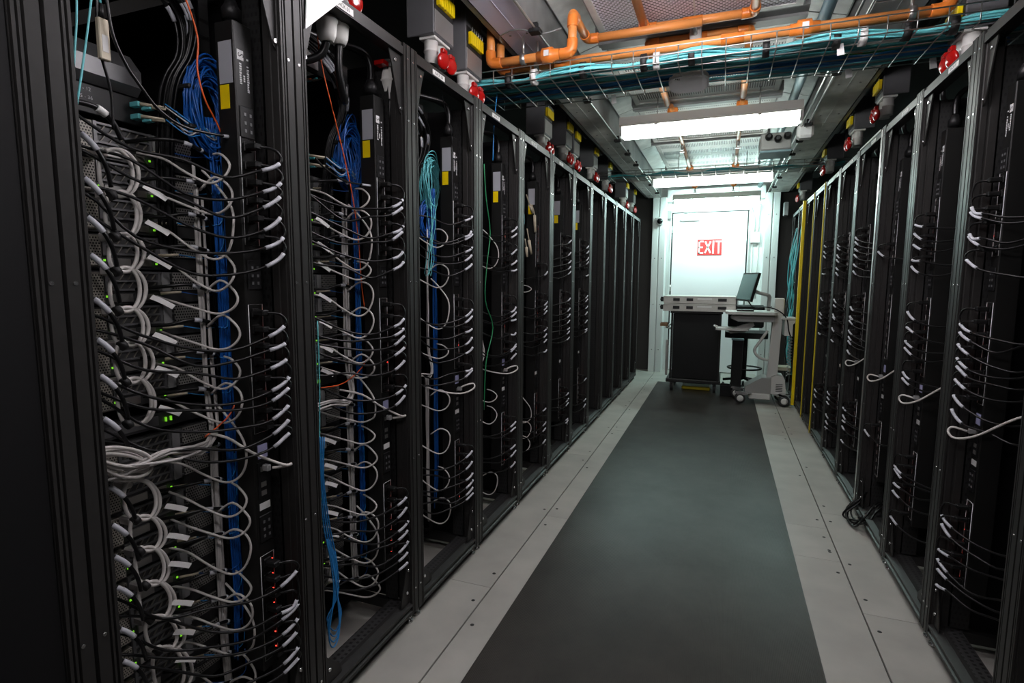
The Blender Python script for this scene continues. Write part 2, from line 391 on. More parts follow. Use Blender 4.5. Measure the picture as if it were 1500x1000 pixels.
for s, xa, xb, n in ((-1, -1.125, -.935, 'left'), (1, .58, .80, 'right')):
    t = thing('cable_trunking', 'long flat metal trunking overhead along the %s rack row' % n, 'trunking', ((xa+xb)/2, 3, 2.655), 'overhead trunking runs')
    for i, (a, b) in enumerate(segs):
        put('cover_plate', MB().box(xa, xb, a+.002, b-.002, 2.655, 2.67, .002).box((xa+xb)/2-.002, (xa+xb)/2+.002, a+.002, b-.002, 2.653, 2.655), 'lilac_paint' if (s < 0 and i < 3) else 'galv', t)
        sb = MB()
        for x in (xa+.05, xb-.05):
            for y in (a+.25, b-.25): sb.cyl((x, y, 2.6545), (x, y, 2.652), .007, n=8)
        put('rivet', sb, 'galv_dark', t)
    xe = xb+.012 if s < 0 else xa-.012
    put('side_wall', MB().box(xa, xa+.004, -2.4, 8.72, 2.67, 2.92).box(xb-.004, xb, -2.4, 8.72, 2.67, 2.92), 'galv_dark', t)
    put('rod', MB().cyl((xe, -2, 2.645), (xe, 8.6, 2.645), .006, n=8), 'alu', t)
    for i, y in enumerate((2.72, 3.85, 5.0, 5.55, 6.1, 6.7, 7.4, 8.1)):
        put('clip', MB().box(xe-.03, xe+.03, y-.025, y+.025, 2.622, 2.642, .004).box(xe-.012, xe+.012, y-.012, y+.012, 2.642, 2.672), 'black_plastic', t)
    tag(put('steel_strip', MB().box(xa-.035 if s < 0 else xb+.01, xa-.01 if s < 0 else xb+.035, -2.4, 8.7, 2.662, 2.70), 'galv_dark', None, (xa, 3, 2.68)), 'dark steel strip along the outer edge of the %s overhead trunking' % n, 'strip')
    # small lever wires at the first clip
    p = Vector((xe, 2.72 if s < 0 else 3.85, 2.63))
    tag(put('thin_wire', MB().tube([p, p+Vector((s*.10, -.02, .018)), p+Vector((s*.2, .03, .02)), p+Vector((s*.22, .1, .02))], .003).tube([p+Vector((0, .02, -.004)), p+Vector((-s*.05, .03, .0)), p+Vector((-s*.12, .05, .02))], .004), 'galv_dark'), 'thin wire looped from a black clip under the %s trunking' % n, 'wire')

# pipes (orange plastic sprinkler pipe)
def pipe(name, label, pts, r=.022, fits=(), m='pipe', elbows=True, unions=()):
    P = [Vector(p) for p in pts]; t = thing(name, label, 'pipe', P[0])
    for i in range(len(P)-1):
        put('pipe_run', MB().cyl(P[i], P[i+1], r, n=14), m, t)
    for i in range(1, len(P)-1) if elbows else ():
        a = (P[i-1]-P[i]).normalized(); b = (P[i+1]-P[i]).normalized()
        put('elbow', MB().tube([P[i]+a*.062, P[i]+a*.035, P[i]+(a+b)*.008, P[i]+b*.035, P[i]+b*.062], r*1.22, 12, 4), 'fitting', t)
    for i, f in fits:
        d = (P[i+1]-P[i]); c = P[i]+d*f; d = d.normalized()
        put('coupling', MB().lathe(c-d*.05, d, [(0, r), (0, r*1.16), (.1, r*1.16), (.1, r)], 14), 'fitting', t)
    for i, f in unions:
        d = (P[i+1]-P[i]); c = P[i]+d*f; d = d.normalized()
        u = put('union', MB().lathe(c-d*.06, d, [(0, r*1.2), (.025, r*1.25), (.03, r*1.75), (.085, r*1.75), (.09, r*1.3), (.12, r*1.2)], 10), 'fitting', t)
        put('sticker', MB().box(c.x-.013, c.x+.013, c.y-r*1.8-.001, c.y-r*1.7, c.z-.014, c.z+.014), 'paper', u)
    return t
yA = 2.80
A0 = at(719, 94, 1, yA); A1 = at(838, 79, 1, yA); A2 = at(838, 20, 1, yA); A2.x = A1.x; A3 = at(858, 58, 2, A2.z); A3.x = A1.x
pA = pipe('sprinkler_pipe', 'orange pipe with square riser and white stickered union, upper left', [A0+Vector((0, 0, .2)), A0, Vector((A1.x, yA, A0.z)), A2, A3, Vector((-.16, A3.y, A2.z))], unions=[(1, .72)])
put('pipe_clamp', MB().lathe((A0.x+.17, yA, A0.z), (1, 0, 0), [(0, .022), (0, .029), (.025, .029), (.025, .022)]).cyl((A0.x+.182, yA, A0.z+.025), (A0.x+.182, yA, 2.655), .006), 'alu', pA)
yB = yA+.09
B0 = at(733, 104, 1, yB); B1 = at(1390, 6, 1, yB)
pB = pipe('sprinkler_pipe', 'long orange pipe crossing the whole aisle above the cable basket', [B0+Vector((0, 0, .16)), B0, Vector((B1.x, yB, B0.z-.003)), Vector((B1.x+.03, yB, B0.z+.2))], fits=[(1, .585)], unions=[(1, .17), (1, .735)])
for f, in ((.1,), (.93,)):
    c = B0+(Vector((B1.x, yB, B0.z))-B0)*f
    put('pipe_clamp', MB().lathe((c.x, yB, c.z), (1, 0, 0), [(0, .022), (0, .029), (.025, .029), (.025, .022)]).cyl((c.x+.012, yB, c.z+.025), (c.x+.012, yB, 2.655), .006), 'alu', pB)
zc = 2.765
C = lambda px, py: at(px, py, 2, zc)
q = C(945, 42); q2 = C(1106, 14)
pipe('sprinkler_pipe', 'orange pipe loop hugging the nearest perforated ceiling grille', [Vector((q.x, 1.9, zc)), Vector((q.x, q.y, zc)), Vector((q2.x, q.y, zc)), Vector((q2.x, 1.9, zc))], fits=[(1, .45)])
q = C(950, 64); q2 = C(1100, 36)
pipe('sprinkler_pipe', 'orange pipe with two straight drops reaching behind the cable basket', [Vector((q.x, 4.55, zc)), Vector((q.x, q.y, zc)), Vector((q2.x, q.y, zc)), Vector((q2.x, 4.55, zc))], fits=[(1, .5)])
tag(put('pipe_bracket', MB().box(-.21, -.19, 3.18, 3.42, 2.73, 2.79, .004).box(-.23, -.17, 3.28, 3.34, 2.70, 2.795, .004), 'ws_white'), 'clear white bracket joining the two upper orange pipes', 'bracket')
for i, (x, n) in enumerate((( -.44, 'left'), (.075, 'right'))):
    for j, (a, b) in enumerate(((4.6, 5.9), (6.0, 7.3), (7.5, 8.6))):
        t = thing('sprinkler_branch', '%s brown pipe branch along the ceiling, %s' % (n, ('before the first lit lamp', 'between the first and second lit lamps', 'just before the exit door')[j]), 'pipe', (x, a, 2.765))
        put('pipe_run', MB().cyl((x, a, 2.765), (x, b, 2.765), .017, n=12), 'pipe_brown' if j else 'pipe', t)
        put('rosette', MB().lathe((x, b-.16 if j else a+.12, 2.765), (0, 1, 0), [(0, .02), (.01, .042), (.03, .042), (.045, .022)]), 'fitting', t)
        put('sprinkler_head', MB().cyl((x, b-.03, 2.765), (x, b-.03, 2.70), .012).lathe((x, b-.03, 2.695), (0, 0, -1), [(0, .01), (.01, .024), (.014, .024)]), 'alu', t)
# conduits along the right slope
for i, (x, z, r, m) in enumerate(((.42, 2.742, .03, 'teal_conduit'), (.53, 2.655, .007, 'alu'))):
    tag(put('conduit', MB().cyl((x, -1, z), (x, 8.6, z), r), m, None, (x, 3, z)), ('blue grey conduit running along the ceiling right of the grilles', 'thin bright rod running along the ceiling right of the grilles')[i], 'conduit')

# lamps
def lamp(y, zb, x0, x1, m, label, tall=0.0):
    t = thing('tube_lamp', label, 'lamp', ((x0+x1)/2, y, zb), 'ceiling tube lamps')
    prof = [(y-.078, zb+.075+tall), (y+.078, zb+.075+tall), (y+.08, zb+.088+tall), (y+.06, zb+.15+tall), (y-.06, zb+.15+tall), (y-.08, zb+.088+tall)]
    if tall: prof = [(y-.03, zb+.075+tall), (y+.03, zb+.075+tall), (y+.02, zb+.11+tall), (y-.02, zb+.11+tall)]
    put('housing', MB().prism(prof, 0, x0, x1), 'lamp_body', t)
    dp = [(y-.045, zb), (y+.045, zb), (y+.068, zb+.03), (y+.07, zb+.0745+tall), (y-.07, zb+.0745+tall), (y-.068, zb+.03)]
    put('diffuser', MB().prism(dp, 0, x0+.025, x1-.025), m, t)
    for x in (x0, x1-.022):
        put('end_cap', MB().prism([(y-.05, zb+.01), (y+.05, zb+.01), (y+.072, zb+.03), (y+.073, zb+.0745), (y-.073, zb+.0745), (y-.072, zb+.03)], 0, x, x+.022), 'white_paint', t)
    for x in (x0+.28, x1-.28):
        put('clip', MB().box(x-.012, x+.012, y-.078, y+.078, zb+.066, zb+.084), 'alu', t)
        put('hanger', MB().cyl((x, y, zb+(.11+tall if tall else .15)), (x, y, 2.81), .004, n=6), 'alu', t)
    return t
lamp(.15, 2.44, -.8, .47, 'tube_near', 'tube lamp behind the camera', .05)
lamp(1.97, 2.475, -.78, .45, 'tube_over', 'tube lamp above the camera, out of the picture', .07)
lamp(4.50, 2.52, -.81, .47, 'tube_mid', 'nearest lit tube lamp hanging across the aisle')
lamp(6.60, 2.475, -.81, .46, 'tube_mid', 'second lit tube lamp behind the far cable basket')
lamp(8.46, 2.495, -.735, .43, 'tube_far', 'bright tube lamp right above the exit door')
# junction box with glands behind the first lamp
p = at(1113, 222, 1, 5.25); p2 = at(1160, 190, 1, 5.25)
jb = thing('ceiling_junction_box', 'grey junction box with three cable glands under ceiling behind first lamp', 'junction box', ((p.x+p2.x)/2, 5.35, p.z))
put('body', MB().box(p.x, p2.x, 5.22, 5.5, p.z, p.z+.14, .01), 'ws_grey', jb)
put('lid', MB().box(p.x-.004, p2.x+.004, 5.216, 5.504, p.z-.02, p.z-.001, .004), 'teal_conduit', jb)
for i in range(3):
    gx = p.x+.06+i*.07; put('cable_gland', MB().lathe((gx, 5.219, p.z+.10-(i % 2)*.02), (0, -1, 0), [(0, .024), (.02, .024), (.022, .028), (.05, .028), (.06, .018), (.08, .016)], 12), 'black_plastic', jb)
tag(put('white_flood_box', MB().box(p2.x+.03, p2.x+.15, 5.12, 5.24, p.z+.06, p.z+.17, .02), 'ap_white'), 'small white box beside the right end of the first lit lamp', 'box')

# wire baskets
def basket(y0, y1, z, x0, x1, hgt, step, label):
    t = thing('wire_basket', label, 'cable tray', ((x0+x1)/2, (y0+y1)/2, z))
    r = .003
    for y, zz in [(y0, z+hgt), (y0, z+hgt*.5), (y1, z+hgt), (y1, z+hgt*.5)]+[(y0+(y1-y0)*k/5, z) for k in range(6)]:
        put('wire', MB().cyl((x0, y, zz), (x1, y, zz), r, n=6), 'alu', t)
    n = int((x1-x0)/step)
    first = None
    for k in range(n+1):
        x = x0+.01+k*(x1-x0-.02)/n
        if first is None:
            mb = MB().tube([(x, y0, z+hgt), (x, y0, z-.002), (x, y1, z-.002), (x, y1, z+hgt)], r, 6, 1); f = put('wire', mb, 'alu', t); first = f
        else:
            o = first.copy(); COL.objects.link(o); o.parent = t; o.location = first.location+Vector((x-(x0+.01), 0, 0))
    return t
bk = basket(2.80, 3.22, 2.435, -1.40, 1.12, .07, .105, 'near wire cable basket crossing overhead full of teal cables')
basket(6.15, 6.45, 2.53, -1.35, 1.1, .06, .13, 'far wire cable basket crossing overhead before the second lamp')
def run(n, y, z, sp, m, rr, label, group, x0=-1.38, x1=1.10, amp=.012, end=0):
    for i in range(n):
        a = random.uniform(0, 6.28); oy = y+random.uniform(-sp, sp); oz = z+rr+random.uniform(0, sp)
        pts = []
        for k in range(15):
            x = x0+(x1-x0)*k/14; tight = .55+.45*math.sin(k*1.9+y*7)
            pts.append((x, y+(oy-y)*tight+amp*math.sin(k*.9+a)+.02*math.sin(x*2.2), z+rr+(oz-z-rr)*tight+.004*math.sin(k*1.3+a)))
        if end: pts.append((x1+.06, pts[-1][1], z-.08)); 
        tag(put('data_cable', MB().tube(pts, rr, 6, 3), m), label, 'cable', group)
run(34, 2.86, 2.442, .042, 'teal_cable', .006, 'teal data cable in the bright bundle along near side of near basket', 'teal cables on the near side of the near basket')
run(16, 2.97, 2.439, .05, 'teal_dark', .005, 'dark teal data cable in the middle of the near basket', 'dark teal cables in the near basket')
run(18, 3.08, 2.439, .05, 'sky_cable', .006, 'dark blue data cable in the near basket behind the teal bundle', 'blue cables in the near basket')
run(10, 3.17, 2.439, .025, 'teal_cable', .0055, 'teal data cable along the far edge of near basket', 'teal cables on the far edge of the near basket')
run(6, 3.02, 2.448, .06, 'green_cable', .004, 'green data cable lying among blue ones in near basket', 'green cables in the near basket')
run(3, 3.04, 2.452, .06, 'orange_cable', .0025, 'thin orange fibre among the cables in near basket', 'orange fibres in the near basket')
run(6, 6.28, 2.534, .06, 'teal_dark', .006, 'dark teal data cable lying in the far wire basket', 'cables in the far basket', -1.3, 1.05)
for i, (x, m) in enumerate(((-1.12, 'ink'), (-.98, 'flag'), (-.72, 'ink'), (-.42, 'ink'), (-.36, 'flag'), (-.2, 'ink'), (.12, 'ink'), (.40, 'ink'), (.5, 'flag'), (.66, 'ink'), (.82, 'ink'))):
    mb = MB().lathe((x, 2.855+.02*math.sin(x*2.2), 2.460), (1, 0, 0), [(0, .034), (0, .040), (.028, .040), (.028, .034)], 14)
    tag(put('cable_strap', mb, m), '%s strap around teal bundle in near basket, %s from left' % ('black' if m == 'ink' else 'white', ordn(i)), 'strap')
for i, (x, y) in enumerate(((-.62, 3.19), (.43, 2.87), (.52, 3.19), (.86, 3.19))):
    tag(put('paper_tag', MB().prism([(x-.013, 2.44), (x+.013, 2.443), (x+.02, 2.395), (x-.008, 2.392)], 1, y-.001, y+.001), 'flag'), 'white paper tag hanging under the near basket, %s from left' % ordn(i), 'tag')
# access point
c = at(1010, 127, 1, 3.14)
ap = thing('access_point', 'white rounded wireless access point hanging below the near cable basket', 'access point', (c.x, 3.1, c.z))
pr = []
def rrect(cx, cy, wx, wy, r, n=6):
    out = []
    for sx, sy, a0 in ((1, 1, 0), (-1, 1, 90), (-1, -1, 180), (1, -1, 270)):
        for k in range(n+1):
            a = math.radians(a0+90*k/n); out.append((cx+sx*(wx-r)+r*math.cos(a), cy+sy*(wy-r)+r*math.sin(a)))
    return out
put('housing', MB().prism(rrect(c.x, 3.08, .098, .075, .055), 2, c.z-.012, c.z+.010), 'ap_white', ap)
put('rim', MB().prism(rrect(c.x, 3.08, .09, .067, .05), 2, c.z-.018, c.z-.0122), 'ap_white', ap)
put('bracket', MB().box(c.x-.05, c.x+.05, 3.04, 3.12, c.z+.0105, 2.431), 'galv_dark', ap)
mk = put('mark', MB().box(c.x-.062, c.x-.058, 3.015, 3.022, c.z-.0186, c.z-.0181).box(c.x-.054, c.x-.050, 3.015, 3.026, c.z-.0186, c.z-.0181).box(c.x-.046, c.x-.042, 3.015, 3.030, c.z-.0186, c.z-.0181), 'ink', ap); mk['kind'] = 'stuff'
ap.rotation_euler = (-.26, 0, 0)

# ------------------------------------------------------------------ racks
def rack_meshes(s):
    """shared meshes of a rack frame; local: x = s*depth, y along the row, z up"""
    D = {}
    W = PITCH; pw = .043; pd = .062
    def bx(v0, v1, u0, u1, z0, z1, b=0): return MB().box(s*v0, s*v1, u0, u1, z0, z1, b)
    # ribbed post: outline in (depth, width)
    def post(u0, flip):
        o = [(0, 0), (.006, 0), (.008, .002), (.012, .002), (.014, 0), (.03, 0), (.032, .003), (.038, .003), (.04, 0), (pd, 0), (pd, pw), (.0, pw), (.0, .020), (.012, .0195), (.012, .0155), (.0005, .015), (.0005, .0105), (.012, .010), (.012, .0065), (0, .006)]
        pts = [(s*v, u0+(u if not flip else pw-u)) for v, u in o]
        return MB().prism(pts, 2, .045, ZT)
    D['front_post_a'] = post(.004, True).mesh('front_post', 'rack_face')
    D['front_post_b'] = post(W-.004-pw, False).mesh('front_post', 'rack_face')
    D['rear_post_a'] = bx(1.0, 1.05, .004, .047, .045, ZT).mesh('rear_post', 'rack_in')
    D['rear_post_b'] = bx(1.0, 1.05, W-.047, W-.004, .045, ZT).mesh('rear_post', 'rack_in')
    D['top_rail'] = MB().prism([(s*.002, ZT-.042), (s*.002, ZT-.014), (s*.008, ZT-.010), (s*.008, ZT), (s*.05, ZT), (s*.05, ZT-.042)], 1, .048, W-.048).mesh('top_rail', 'rack_face')
    D['bottom_rail'] = MB().prism([(s*.0, .05), (s*.0, .062), (s*.008, .066), (s*.008, .078), (s*.0, .082), (s*.0, .092), (s*.03, .10), (s*.045, .10), (s*.045, .05)], 1, .048, W-.048).mesh('bottom_rail', 'rack')
    D['slotted_strip'] = bx(.045, .105, .048, W-.048, .088, .092).mesh('slotted_strip', 'slot_base')
    for nm, u in (('side_rail_a', .03), ('side_rail_b', W-.055)):
        D[nm] = bx(.065, 1.0, u, u+.025, .05, .09).mesh('side_rail', 'rack')
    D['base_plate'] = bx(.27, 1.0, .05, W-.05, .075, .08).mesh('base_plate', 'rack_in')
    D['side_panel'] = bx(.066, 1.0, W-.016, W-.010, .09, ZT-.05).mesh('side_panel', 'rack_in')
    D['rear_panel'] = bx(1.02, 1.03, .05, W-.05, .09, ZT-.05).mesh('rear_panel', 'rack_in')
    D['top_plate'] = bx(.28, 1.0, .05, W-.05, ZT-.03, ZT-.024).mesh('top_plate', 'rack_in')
    D['top_flange'] = bx(.27, .279, .05, W-.05, ZT-.13, ZT-.024).mesh('top_flange', 'rack_in')
    for nm, u in (('mount_rail_a', .05), ('mount_rail_b', W-.053)):
        D[nm] = bx(.066, .125, u, u+.003, .10, ZT-.06).mesh('mounting_rail', 'slot_rail')
    for nm, u in (('equip_rail_a', .055), ('equip_rail_b', W-.085)):
        D[nm] = bx(.245, .25, u, u+.03, .10, ZT-.06).mesh('equipment_rail', 'slot_rail')
    # corner gussets (flat plates facing the aisle)
    t0, t1 = s*.014, s*.018
    zt = ZT-.043
    D['gusset_a'] = MB().prism([(.048, zt), (.125, zt), (.105, zt-.05), (.06, zt-.20), (.048, zt-.21)], 0, t0, t1).mesh('gusset', 'rack_face')
    D['gusset_b'] = MB().prism([(W-.048, zt), (W-.048, zt-.21), (W-.06, zt-.20), (W-.105, zt-.05), (W-.125, zt)], 0, t0, t1).mesh('gusset', 'rack_face')
    D['gusset_c'] = MB().prism([(.048, .10), (.048, .20), (.06, .20), (.13, .13), (.135, .10)], 0, t0, t1).mesh('gusset', 'rack_face')
    D['gusset_d'] = MB().prism([(W-.048, .10), (W-.11, .10), (W-.105, .13), (W-.062, .255), (W-.048, .265)], 0, t0, t1).mesh('gusset', 'rack_face')
    ft = lambda u: MB().lathe((s*.03, u, 0.0), (0, 0, 1), [(0, .018), (.008, .018), (.01, .008), (.046, .008)], 10).lathe((s*.03, u, .018), (0, 0, 1), [(0, .013), (.008, .013)], 6)
    D['foot_a'] = ft(.03).mesh('levelling_foot', 'chrome'); D['foot_b'] = ft(W-.03).mesh('levelling_foot', 'chrome')
    D['foot_c'] = MB().lathe((s*.9, .03, 0.0), (0, 0, 1), [(0, .018), (.05, .01)], 8).mesh('levelling_foot', 'chrome')
    D['foot_d'] = MB().lathe((s*.9, W-.03, 0.0), (0, 0, 1), [(0, .018), (.05, .01)], 8).mesh('levelling_foot', 'chrome')
    sm = MB()
    for u in (.018, W-.018-.004):
        for z in (2.22, 2.0, 1.4, .7, .15): sm.cyl((s*.002, u, z), (-s*.0015, u, z), .004, n=8)
    for (u, z) in ((.09, zt-.03), (W-.09, zt-.03), (.07, .15), (W-.07, .15), (W-.056, .24), (W-.056, zt-.19), (.056, zt-.19)): sm.cyl((s*.016, u, z), (s*.008, u, z), .006, n=8)
    D['screw'] = sm.mesh('screw', 'chrome')
    D['plate_label'] = bx(.267, .2695, .30, .42, ZT-.115, ZT-.05).mesh('plate_label', 'paper')
    D['rail_tag'] = bx(-.0005, .0015, .17, .27, ZT-.038, ZT-.018).mesh('rail_tag', 'flag')
    D['door'] = MB().box(s*.004, s*.03, .05, W-.05, .10, ZT-.045, .004).mesh('rack_door', 'rack_door')
    return D
RM = {-1: rack_meshes(-1), 1: rack_meshes(1)}
SKIP = {'plate_label', 'rail_tag', 'door'}
def rack(s, y0, label, extra=(), trim=None):
    xf = XL if s < 0 else XR
    t = thing('server_rack', label, 'server rack', (xf, y0, 0), 'racks of the %s row' % ('left' if s < 0 else 'right'))
    for k, me in RM[s].items():
        if k in SKIP and k not in extra: continue
        if 'door' in extra and k in ('gusset_a', 'gusset_b', 'gusset_c', 'gusset_d', 'slotted_strip'): continue
        o = link(me.name.split('.')[0], me, t)
        if k == 'screw': o['kind'] = 'stuff'
        if k == 'rail_tag':
            lt = text_mesh('RACK 0%d' % extra[k], .017) if isinstance(extra, dict) else None
            if lt:
                lt.materials.append(M['ink'])
                for v in lt.vertices: p = v.co.copy(); v.co = Vector((-s*.0012, (.22+p.x) if s < 0 else (.22-p.x), ZT-.028+p.y))
                link('lettering', lt, o)
    if trim:
        mm, uu = trim
        if mm == 'yellow': put('guard_bar', MB().box(xf-.032, xf-.0035, y0-.004, y0+.03, .03, ZT+.005, .002), mm, t)
        if mm == 'yellow_edge': put('guard_bar', MB().box(xf-.009, xf-.0035, y0+.008, y0+.02, .03, ZT+.005, .002), mm, t)
        put('edge_strip', MB().box(xf-s*.003, xf-s*.0005, y0+uu, y0+uu+(.043 if mm == 'yellow' else .022), .06, ZT-.01), mm, t)
        put('edge_strip', MB().box(xf-s*.003, xf-s*.0005, y0+.05, y0+PITCH-.05, ZT-.009, ZT+.001), mm, t)
    return t
LY = [Y0+PITCH*(k-1) for k in range(0, 12)]      # left rack k starts at LY[k]
LN = ['nearest', 'second', 'third', 'fourth', 'fifth', 'sixth', 'seventh', 'eighth', 'ninth', 'tenth', 'eleventh', 'last']
rack(-1, Y0-2*PITCH, 'black rack at the very left edge, mostly cut off by the picture', {'plate_label': 1, 'door': 1})
for k in range(12):
    lab = 'black open rack, %s of the left row%s' % (LN[k], (', packed with white and black cables', ', with blue coil and orange fibre', ', with a teal coil hanging inside', ', with a thin green cable', ', with pale connectors hanging', '', '', '', ', dark', ', dark', ', dark', ', dark, beside the door column')[k])
    ex_ = {'plate_label': 1, 'rail_tag': k+4} if k < 6 else {'plate_label': 1}
    rack(-1, LY[k], lab, ex_)
RY = [1.877+PITCH*j for j in range(-1, 10)]
RN = ['cut off by right picture edge', 'nearest fully seen', 'second', 'third, left of the post reflecting greenish light', 'fourth', 'fifth', 'sixth', 'seventh, with a yellow edge', 'eighth, with a yellow edge', 'ninth, with a broad yellow post', 'last, by the door column']
for j in range(11):
    rack(1, RY[j], 'black open rack of the right row, '+RN[j], {'plate_label': 1, 'rail_tag': 9-(j % 6)} if j < 7 else {'plate_label': 1},
         {4: ('alu', .004), 7: ('yellow_edge', .008), 8: ('yellow_edge', .008), 9: ('yellow', .004)}.get(j))  # alu strip added to one post for its greenish lamp reflection

# ------------------------------------------------------------------ rack power strips
def LP(s, y0, v, u, z): return Vector(((XL if s < 0 else XR)+s*v, y0+u, z))
PU0, PU1, PV0, PV1 = .477, .537, .072, .137
PZ0, PZ1 = .27, 2.07
GROUPS = [(1.50, 1.78, 6), (.98, 1.34, 8), (.30, .62, 7)]
def pdu_meshes(s):
    D = {}
    bx = lambda v0, v1, u0, u1, z0, z1, b=0: MB().box(s*v0, s*v1, u0, u1, z0, z1, b)
    um = (PU0+PU1)/2
    D['body'] = bx(PV0, PV1, PU0, PU1, PZ0, PZ1, .003).mesh('body', 'pdu')
    f = PV0-.0015
    for gi, (a, b, n) in enumerate(GROUPS):
        D['outline%d' % gi] = MB().tube([(s*(PV0-.0006), PU0+.006, a), (s*(PV0-.0006), PU1-.006, a), (s*(PV0-.0006), PU1-.006, b), (s*(PV0-.0006), PU0+.006, b)], .0011, 4, 1, True).mesh('outline', 'print')
    D['spec_label'] = bx(PV0+.008, PV1-.012, PU0-.001, PU0, 1.915, 2.02).mesh('spec_label', 'paper_grey')
    D['yellow_sticker'] = bx(PV0+.022, PV1-.012, PU0-.0012, PU0, 1.852, 1.912).mesh('yellow_sticker', 'yellow')
    D['logo_plate'] = bx(f, PV0, PU0+.008, PU0+.028, 1.975, 2.0).mesh('logo_plate', 'print')
    for i, z in enumerate((1.82, 1.42, .70)):
        D['keypad%d' % i] = bx(PV0-.004, PV0, PU0+.008, PU1-.008, z-.04, z+.04, .002).mesh('breaker_panel', 'black_plastic')
        kp = MB()
        for a in (-.022, -.002, .02):
            for b in (-.008, .010): kp.box(s*(PV0-.0055), s*(PV0-.004), um+b-.003, um+b+.003, z+a-.004, z+a+.004)
        D['key%d' % i] = kp.mesh('breaker_switch', 'server_bar')
    D['display'] = bx(f, PV0, PU0+.014, PU1-.012, .905, .945).mesh('display_label', 'paper_lilac')
    D['port_panel'] = bx(PV0-.003, PV0, PU0+.01, PU1-.008, .79, .895).mesh('port_panel', 'black_plastic')
    pt = MB()
    for z in (.875, .83, .805): pt.box(s*(PV0-.005), s*(PV0-.003), PU0+.018, PU0+.036, z-.007, z+.007)
    D['port'] = pt.mesh('network_port', 'alu')
    D['barcode'] = bx(f, PV0, PU0+.012, PU1-.010, .755, .775).mesh('barcode_label', 'paper')
    led = MB(); oc = MB().box(s*(PV0-.006), s*PV0, PU0+.014, PU1-.020, -.012, .012, .002)
    for a, b, n in GROUPS:
        for i in range(n):
            z = a+(b-a)*(i+.5)/n
            led.box(s*(PV0-.003), s*PV0, PU1-.0145, PU1-.0115, z-.0015, z+.0015)
    D['outlet'] = oc.mesh('outlet', 'plug'); D['led'] = led.mesh('red_indicator', 'red_led')
    D['gland'] = MB().lathe((s*(PV0+.035), um, PZ1), (0, 0, 1), [(0, .018), (.012, .018), (.012, .024), (.04, .024), (.05, .017), (.06, .014)], 12).mesh('cable_gland', 'black_plastic')
    return D
PM = {-1: pdu_meshes(-1), 1: pdu_meshes(1)}
def sidename(s): return 'left' if s < 0 else 'right'
def pdu(s, y0, nth, far):
    t = thing('power_strip', 'tall black power strip with red indicators in the %s %s rack' % (nth, sidename(s)), 'power strip', LP(s, y0, 0, 0, 0), 'rack power strips')
    for k, me in PM[s].items():
        if s > 0 and k in ('spec_label', 'yellow_sticker'): continue
        if far and k in ('key0', 'key1', 'key2', 'port', 'logo_plate', 'display'): continue
        if k == 'outlet':
            for a, b, n in GROUPS:
                for i in range(n): link('outlet', me, t, (0, 0, a+(b-a)*(i+.5)/n))
            continue
        o = link(me.name.split('.')[0], me, t)
        if k in ('led', 'port') or k.startswith('key'): o['kind'] = 'stuff'
    if not far:
        pm = MB(); rr_ = random.Random(5)
        for u_, za, zb_ in ((PU0+.018, 1.968, 1.915), (PU0+.030, 1.94, 1.925), (PU0+.042, 1.958, 1.90), (PU0+.042, 1.966, 1.962), (PU0+.042, 1.985, 1.983)):
            z_ = za
            while z_ > zb_:
                h_ = rr_.uniform(.002, .005); pm.box(*sorted((s*(PV0-.001), s*PV0)), u_-.0035, u_+.0035*rr_.uniform(.3, 1), z_-h_, z_); z_ -= h_+.0018
        link('print_marks', pm.mesh('print_marks', 'print'), t)['kind'] = 'stuff'
        lettering('S', .026, 'ink', t, LP(s, y0, PV0-.002, PU0+.018, 1.9875), (0, 0, -1), (0, -1 if s > 0 else 1, 0))
    # feed cord from the top up into the roof
    a = LP(s, y0, PV0+.035, (PU0+PU1)/2, PZ1+.055)
    mb = MB().tube([a, a+Vector((0, 0, .06)), a+Vector((s*.02, -.03, .10)), a+Vector((s*.10, -.12, .115)), a+Vector((s*.12, -.22, .12)), a+Vector((s*.05, -.28, .16)), a+Vector((s*.04, -.29, .20))], .012, 8)
    tag(put('feed_cable', mb, 'cord'), 'thick black feed cord above the power strip of the %s %s rack' % (nth, sidename(s)), 'cord', 'feed cords of the power strips')
def power_cord(s, y0, z, lab, near=True, big=1.0, end=None):
    j = lambda a: random.uniform(-a, a)
    du = j(.006); dr = random.uniform(.0, .012)*big; dz = random.uniform(-.010, .016)*big
    e = end or (.285, .13+j(.02), z+.05+j(.03))
    q = [(.055, .503, z), (.03, .512, z), (.010, .534+du+dr*.5, z-.005), (.002, .549+du, z-.022-dr-dz*.4), (.010, .533+du, z-.046-dr-dz), (.03, .490, z-.074-dz), (.075, .43, z-.090-dz+j(.01)), (.13, .36, z-.080-dz+j(.02)), (.19, .27, z-.035+j(.03)), (.235, .19, z+.015+j(.02)), e]
    P = [LP(s, y0, *p) for p in q]
    sp = spline(P, 4 if near else 2)
    o = put('power_cable', MB().tube(sp, .0038, 6 if near else 4, 1), 'cord', None, P[0])
    tag(o, lab, 'power cord', 'power cords on rack power strips')
    put('plug', MB().box(*sorted((LP(s, y0, .066, 0, 0).x, LP(s, y0, .030, 0, 0).x)), y0+.492, y0+.516, z-.008, z+.008, .003), 'plug', o)
    n = 4 if near else 2
    i0 = 3*n+n//2; 
    put('sleeve', MB().tube(sp[i0:i0+n+1+(1 if near else 0)], .0055, 6, 1), 'sleeve', o)
    return o
used = {}
